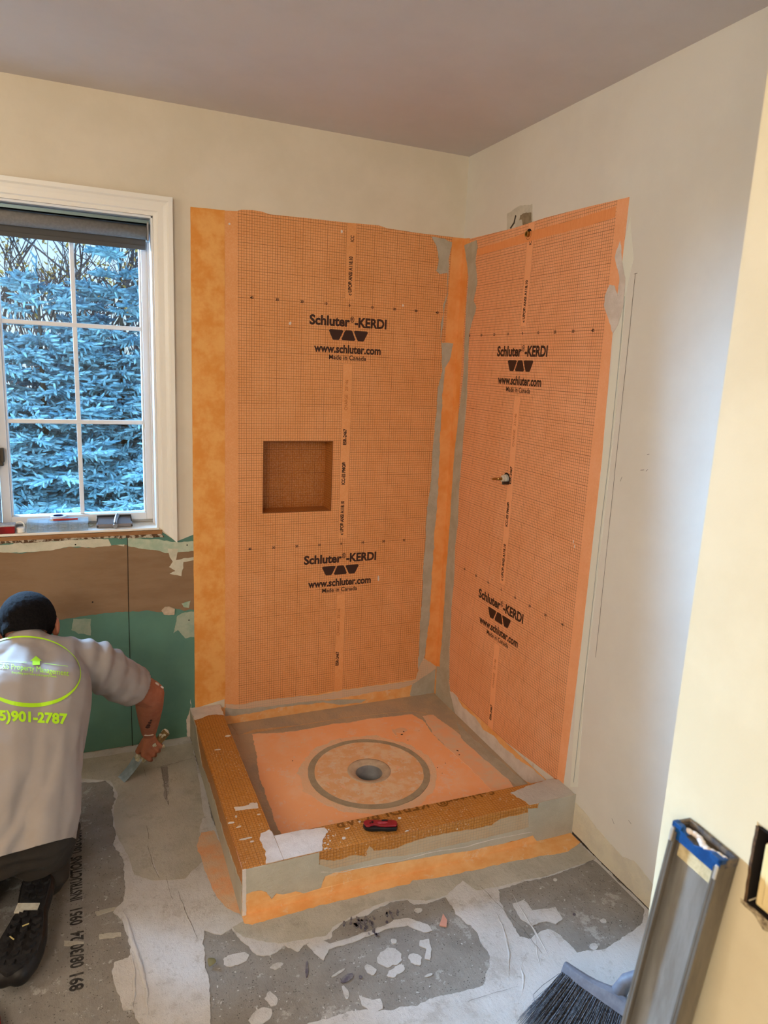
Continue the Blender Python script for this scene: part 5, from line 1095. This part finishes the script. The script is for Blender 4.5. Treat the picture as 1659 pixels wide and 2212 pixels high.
# boots, soles up
def boot(ank, heel, toe, side, tagit):
    heel = V(heel); toe = V(toe); X = (toe - heel).normalized(); Z = V((0, -.16, 1)); Z = (Z - X * Z.dot(X)).normalized(); Y = Z.cross(X); Lb = (toe - heel).length
    MBt = frame_mat(X, Y, Z, heel)
    def wdt(t):        # half width along the sole
        pts = [(0, .0), (.02, .020), (.06, .031), (.16, .037), (.30, .033), (.42, .031), (.55, .040), (.70, .050), (.82, .049), (.92, .038), (.98, .020), (1, .0)]
        for (a, u), (b, v) in zip(pts, pts[1:]):
            if a <= t <= b: return u + (v - u) * (t - a) / (b - a)
        return 0
    def off(t): return side * .010 * math.sin(math.pi * t)
    def upper(bm):
        N = 10
        for i in range(N):
            t0 = .06 + .86 * i / N; t1 = .06 + .86 * (i + 1) / N
            for s in (-1, 1):
                a = MBt @ V((t0 * Lb, off(t0) + s * wdt(t0) * .45, -.034)); b = MBt @ V((t1 * Lb, off(t1) + s * wdt(t1) * .45, -.034))
                rcap(bm, a, wdt(t0) * .55 + .010, b, wdt(t1) * .55 + .010, 12)
        rcap(bm, MBt @ V((.045, 0, -.045)), .040, V(ank) + V((0, .015, .0)), .050)
    def up_post(bm):
        for v in bm.verts: v.co.z = max(v.co.z, .001)
    b = skinmesh('boot', upper, mat('black_boot_leather', (34, 31, 30), (24, 22, 22), 30, .5, bump=.4, bsc=200), .005, 3, up_post, per)
    o1 = []; K = 22
    ts = [i / K for i in range(K + 1)]
    outl = [(t * Lb, off(t) + wdt(t)) for t in ts] + [(t * Lb, off(t) - wdt(t)) for t in ts[::-1][1:-1]]
    bm = bmesh.new(); a = [bm.verts.new(MBt @ V((x, y, -.014))) for x, y in outl]; c = [bm.verts.new(MBt @ V((x, y, 0 - (.006 if .36 < x / Lb < .48 else 0)))) for x, y in outl]
    bm.faces.new(a[::-1]); bm.faces.new(c)
    for i in range(len(a)): bm.faces.new((a[i], a[(i + 1) % len(a)], c[(i + 1) % len(a)], c[i]))
    so_ = fin('sole', bm, mat('black_rubber', (30, 29, 31), (44, 42, 42), 50, .55, bump=.3)); adopt(so_, b)
    bm = bmesh.new()
    for i, t in enumerate([.05, .12, .19, .26, .33, .50, .57, .64, .71, .78, .85, .92]):
        w = wdt(t)
        for s in (-1, 0, 1) if (t > .5 or i % 2 == 0) else (-.6, .6):
            cx_, cy_ = t * Lb, off(t) + s * w * .62; sz = (.0085, .0115 if s else .010)
            if w < .02 and s: continue
            pr = [(-sz[0], -sz[1]), (sz[0] * .3, -sz[1] * .9), (sz[0], 0), (sz[0] * .3, sz[1] * .9), (-sz[0], sz[1]), (-sz[0] * .3, 0)]
            lo_ = [bm.verts.new(MBt @ V((cx_ + x, cy_ + y, -.001))) for x, y in pr]; hi_ = [bm.verts.new(MBt @ V((cx_ + x * .85, cy_ + y * .85, .006))) for x, y in pr]
            bm.faces.new(hi_)
            for q in range(6): bm.faces.new((lo_[q], lo_[(q + 1) % 6], hi_[(q + 1) % 6], hi_[q]))
    t_ = fin('tread_lugs', bm, mat('black_rubber', (0, 0, 0))); adopt(t_, b)
    if tagit:
        bm = bmesh.new(); Mt = MBt @ Matrix.Translation((.42 * Lb, 0.004, .001)) @ Matrix.Rotation(math.radians(84), 4, 'Z')
        bx(bm, -.030, .026, -.011, .009, -.003, .001, M=Mt); bx(bm, -.030, -.008, -.020, -.010, -.003, .001, M=Mt)
        o = fin('price_sticker', bm, mat('white_sticker', (214, 210, 196), (190, 184, 168), 60, .6), bevel=.0004); adopt(o, b); o['label'] = 'blank white sticker on the arch of the sole'
        for (x_, y_, a_) in ((.04, .008, .5), (.20, .012, 2), (.235, -.012, .9)):
            bm = bmesh.new(); bx(bm, -.008, .008, -.0014, .0014, .004, .0068, M=MBt @ Matrix.Translation((x_, y_, 0)) @ Matrix.Rotation(a_, 4, 'Z')); adopt(fin('stuck_debris', bm, mat('straw', (196, 178, 120), rough=.8), bevel=.0005), b)
boot(anR, (-1.684, -.815, .128), (-1.742, -1.135, .082), 1, True)
boot(anL, (-1.862, -.84, .128), (-1.905, -1.155, .082), -1, False)
# ================================================================ TROWEL
tw = thing('taping_knife', 'steel taping knife with mortar on it, held in the right hand against the floor', 'trowel', tuple(H1))
bm = bmesh.new(); ext = (H0 - H1) * .35; tube(bm, [H1 - ext * .2, H1.lerp(H0, .5), H0 + ext], [.011, .0145, .0155], 14); adopt(fin('handle', bm, mat('worn_wood_handle', (150, 120, 70), (96, 74, 44), 60, .6), smooth=True), tw)
A_ = V(PF(267, 1693)).to_3d(); A_.z = .001; D_ = V(PF(262, 1684)).to_3d(); D_.z = .001
A_ = V((A_.x, A_.y, .001)); D_ = A_ + V((-.022, .045, 0)); B_ = V(hit(307, 1641, 1, -.235)); C_ = V(hit(291, 1631, 1, -.165))
nn = (B_ - A_).cross(D_ - A_).normalized() * .0008
bm = bmesh.new(); G = []
for i in range(9):
    t_ = i / 8; l = A_.lerp(B_, t_); r = D_.lerp(C_, t_); bow = nn.normalized() * -.006 * math.sin(math.pi * t_)
    G.append([bm.verts.new(l + bow + nn), bm.verts.new(r + bow + nn), bm.verts.new(r + bow - nn), bm.verts.new(l + bow - nn)])
for p, q in zip(G, G[1:]):
    for i in range(4): bm.faces.new((p[i], p[(i + 1) % 4], q[(i + 1) % 4], q[i]))
bm.faces.new(G[0]); bm.faces.new(G[-1][::-1])
adopt(fin('blade', bm, mat('blade_steel', (196, 204, 212), (170, 180, 190), 30, .3, metal=.5)), tw)
bm = bmesh.new(); tube(bm, [(B_ + C_) / 2, H1], [.007, .009], 10); adopt(fin('tang', bm, M_steel, smooth=True), tw)
for i, (c, r) in enumerate(((H1 + wd * .004, .015), (H1 + wd * .018 - hd_ * .004, .011), (H0 + ext * .3 + wd * .004, .013), (H0 + ext * .8, .014), ((B_ + C_) / 2 + V((0, 0, .006)), .012), (hp(.020, .6, .040), .008), (hp(-.02, .2, .040), .007), (hp(.034, 1.6, .030), .007))):
    bm = bmesh.new(); bmesh.ops.create_icosphere(bm, subdivisions=3, radius=r, matrix=Matrix.Translation(c))
    for v in bm.verts: v.co += noise.noise_vector(v.co * 90) * .006 + noise.noise_vector(v.co * 240) * .002
    adopt(fin('mortar_lump', bm, mat('wet_mortar_lump', (214, 208, 190), (176, 164, 130), 60, .6), smooth=True), tw)
spots('mortar_splash', shR.lerp(elR, .8), elR, .050, [(.5, -1.0, .014, .005), (1.0, -.95, .010, .004)], M_mortl, per)
spots('tattoo', elR, wrR, .0440, [(.40, -.15, .009, .005), (.47, -.05, .008, .006), (.55, .05, .009, .007), (.60, .12, .006, .008)], mat('dark_tattoo', (84, 50, 40), (60, 36, 30), 60, .6), per)
spots('mortar_splash', elR, wrR, .031, [(.92, 0, .004, .018)], M_mortl, per)
# ================================================================ OUTSIDE THE WINDOW
struct(box('ground', -25, 12, .6, 30, -1.3, -1.0, mat('frosty_lawn', (150, 170, 150), (110, 130, 100), 2, .9)))
M_need = mat('blue_spruce_needles', (134, 172, 184), (66, 110, 130), 5, .75, lo=.3, hi=.7)
M_need2 = mat('blue_spruce_needles_far', (150, 188, 196), (100, 148, 160), 5, .75, lo=.3, hi=.7)
M_bark = mat('dark_bark', (70, 58, 52), (52, 44, 40), 20, .9)
M_twig = mat('twig_bark', (96, 84, 84), (80, 70, 70), 20, .9)
def spruce(name, label, base, h, rad, seed, m, dens=1.0, grp='spruces outside the window'):
    r = random.Random(seed); t = thing(name, label, 'tree', base, grp); b = Vector(base)
    bm = bmesh.new(); tube(bm, [b, b + V((0, 0, h * .5)), b + V((0, 0, h))], [.05, .03, .005], 8); adopt(fin('trunk', bm, M_bark), t)
    vs = []; fs = []
    def shoot(p, d, L, rr):
        a = d.orthogonal().normalized(); c = d.cross(a); k = len(vs); m1 = p + d * L * .35
        for q, s in ((p, .45), (m1, 1.0), (p + d * L * .8, .75)):
            for i in range(4):
                an = i * math.pi / 2 + r.random() * .5; vs.append(q + (a * math.cos(an) + c * math.sin(an)) * rr * s * r.uniform(.75, 1.2))
        vs.append(p + d * L)
        for lv_ in (0, 4):
            for i in range(4): fs.append((k + lv_ + i, k + lv_ + (i + 1) % 4, k + lv_ + 4 + (i + 1) % 4, k + lv_ + 4 + i))
        for i in range(4): fs.append((k + 8 + i, k + 8 + (i + 1) % 4, k + 12))
    def branch(p, d, L, lvl):
        side = d.cross(V((0, 0, 1))).normalized(); n = max(3, int(L / .055 * dens)); q = p.copy(); dd = d.copy()
        for i in range(n):
            f = i / n; q = q + dd * (L / n); dd = (dd + V((0, 0, (-.05 + .13 * f) * (1 if lvl == 0 else .4)))).normalized()
            if lvl == 0:
                if f > .10:
                    for s in (-1, 1):
                        sd_ = (dd * .75 + side * s * .85 + V((r.uniform(-.1, .1), r.uniform(-.1, .1), r.uniform(-.35, .05)))).normalized()
                        branch(q, sd_, L * (.46 - .28 * f) * r.uniform(.8, 1.15), 1)
            else:
                for s in (-1, 1):
                    sd_ = (dd * .8 + side * s * .75 + V((r.uniform(-.15, .15), r.uniform(-.15, .15), r.uniform(-.35, .25)))).normalized()
                    shoot(q, sd_, r.uniform(.05, .085), .0095)
                if i % 2: shoot(q, (dd * .5 + V((r.uniform(-.3, .3), r.uniform(-.3, .3), r.choice((-1, .7))))).normalized(), .06, .0105)
            shoot(q, dd, .08, .0115)
            if lvl == 0:
                for s in (-1, 1): shoot(q, (dd * .6 + side * s + V((0, 0, r.uniform(-.5, .5)))).normalized(), .08, .0105)
        shoot(q, dd, .09, .011)
    z = max(.7, -base[2] - .0) ; z0 = .0
    nz = int(h / .125)
    for i in range(nz):
        f = i / nz; z_ = h * f; zw = b.z + z_
        if zw < -.35: continue
        R = rad * (1 - f) ** .85 + .05; n = 9 if f < .8 else 6
        for k in range(n):
            an = 2 * math.pi * (k + r.random() * .7) / n + i
            # the back of the tree is never near the window: thin it
            if math.sin(an) > .55 and r.random() < .6: continue
            d = V((math.cos(an), math.sin(an), -.12 + .5 * f)).normalized()
            branch(b + V((0, 0, z_ + r.uniform(-.09, .09))), d, R * r.uniform(.8, 1.12), 0)
    for i in range(14): shoot(b + V((0, 0, h - .35 + .03 * i)), V((r.uniform(-.6, .6), r.uniform(-.6, .6), .7)).normalized(), .08, .009)
    me = bpy.data.meshes.new('foliage'); me.from_pydata([tuple(v) for v in vs], [], fs); o = link('foliage', me, m); adopt(o, t)
    print('spruce', len(fs))
def tip(u, v, Y): return hit(u, v, 1, Y).z + 1.0
def place(u, Y): p = hit(u, 900, 1, Y); return p.x
spruce('blue_spruce', 'blue spruce on the left, its tip below the sky behind the left panes', (place(96, 3.1), 3.1, -1.0), tip(96, 575, 3.1), 1.25, 1, M_need)
spruce('blue_spruce', 'tall blue spruce seen through the right panes', (place(268, 3.3), 3.3, -1.0), tip(268, 512, 3.3), 1.10, 2, M_need)
spruce('blue_spruce', 'blue spruce furthest right, mostly hidden behind the window casing', (place(440, 2.8), 2.8, -1.0), tip(440, 690, 2.8), 1.1, 4, M_need)
spruce('blue_spruce', 'blue spruce furthest left, behind the window mullion', (place(-130, 3.0), 3.0, -1.0), tip(-130, 640, 3.0), 1.2, 6, M_need)
spruce('blue_spruce', 'shadowed blue spruce further back, between the two nearer window spruces', (place(185, 4.6), 4.6, -1.0), tip(185, 655, 4.6), 1.5, 8, M_need)
def bare(base, h, seed, label):
    r = random.Random(seed); bm = bmesh.new(); tips = []
    def br_(p, d, L, rad, lvl):
        q = p + d * L * .5 + V((r.uniform(-.05, .05), r.uniform(-.05, .05), 0)) * L; e = q + (d + V((r.uniform(-.2, .2), r.uniform(-.2, .2), .08))).normalized() * L * .5
        tube(bm, [p, q, e], [rad, rad * .85, rad * .7], 4 if lvl > 1 else 6, cap=False)
        if lvl >= 5: tips.append(e); return
        for k in range(r.choice((2, 3, 3))):
            nd = (d + V((r.uniform(-.75, .75), r.uniform(-.6, .6), r.uniform(-.15, .5)))).normalized(); br_(e if k < 2 else q, nd, L * r.uniform(.6, .82), rad * .62, lvl + 1)
        if lvl >= 2: tips.append(e)
    br_(V(base), V((r.uniform(-.1, .1), 0, 1)).normalized(), h * .33, .06, 0)
    t = thing('bare_tree', label, 'tree', base, 'leafless trees behind the spruces'); adopt(fin('branches', bm, M_twig, recalc=False), t)
    vs = []; fs = []
    for e in tips:
        if r.random() < .5:
            for _ in range(2):
                c = e + V((r.uniform(-.15, .15), r.uniform(-.1, .1), r.uniform(-.15, .05))); a = V((r.uniform(-1, 1), r.uniform(-1, 1), r.uniform(-1, 1))).normalized(); b2 = a.orthogonal().normalized(); s = r.uniform(.022, .04); k = len(vs)
                vs += [c - a * s, c + b2 * s * .6, c + a * s, c - b2 * s * .6, c + a.cross(b2) * s * .2]; fs += [(k, k + 1, k + 4), (k + 1, k + 2, k + 4), (k + 2, k + 3, k + 4), (k + 3, k, k + 4)]
    me = bpy.data.meshes.new('leaves'); me.from_pydata([tuple(v) for v in vs], [], fs); o = link('leaves', me, mat('yellow_leaves', (226, 190, 92), (200, 140, 70), 8, .7)); adopt(o, t); o['kind'] = 'stuff'
lb = ['leafless tree with yellow leaves behind the left spruce', 'leafless tree between the two window spruces', 'leafless tree standing left of the tall spruce tip', 'leafless tree at the far left of the window view', 'leafless tree to the right behind the tall spruce']
for i, (u, Y, h) in enumerate(((60, 6.5, 4.6), (150, 7.2, 5.2), (205, 6.4, 4.8), (-10, 7.0, 5.0), (300, 7.6, 5.0))):
    bare((place(u, Y), Y, -1.0), h, 20 + i, lb[i])
# dim hedge behind, purple-brown brush
hg = thing('hedge', 'purple-brown leafless hedge row in the far background', 'hedge', (-6, 9.5, -1))
r = random.Random(9); vs = []; fs = []
for i in range(9000):
    x = r.uniform(-9, 2); zt_ = hit(150, 590, 1, 9.5).z + .35 * noise.noise(V((x * .9, 0, 0))); z = r.uniform(-1, zt_); y = 9.5 + r.uniform(-.5, .5); k = len(vs); a = V((r.uniform(-.5, .5), r.uniform(-.3, .3), 1)).normalized() * r.uniform(.08, .2); c = V((x, y, z))
    o_ = a.cross(V((0, 1, 0))).normalized() * .012
    vs += [c - a - o_, c - a + o_, c + a, c + V((0, .015, 0))]; fs += [(k, k + 1, k + 2), (k, k + 2, k + 3), (k + 1, k + 3, k + 2)]
me = bpy.data.meshes.new('brush'); me.from_pydata([tuple(v) for v in vs], [], fs); adopt(link('brush', me, mat('brush_brown', (120, 104, 124), (150, 120, 90), 4, .9)), hg)
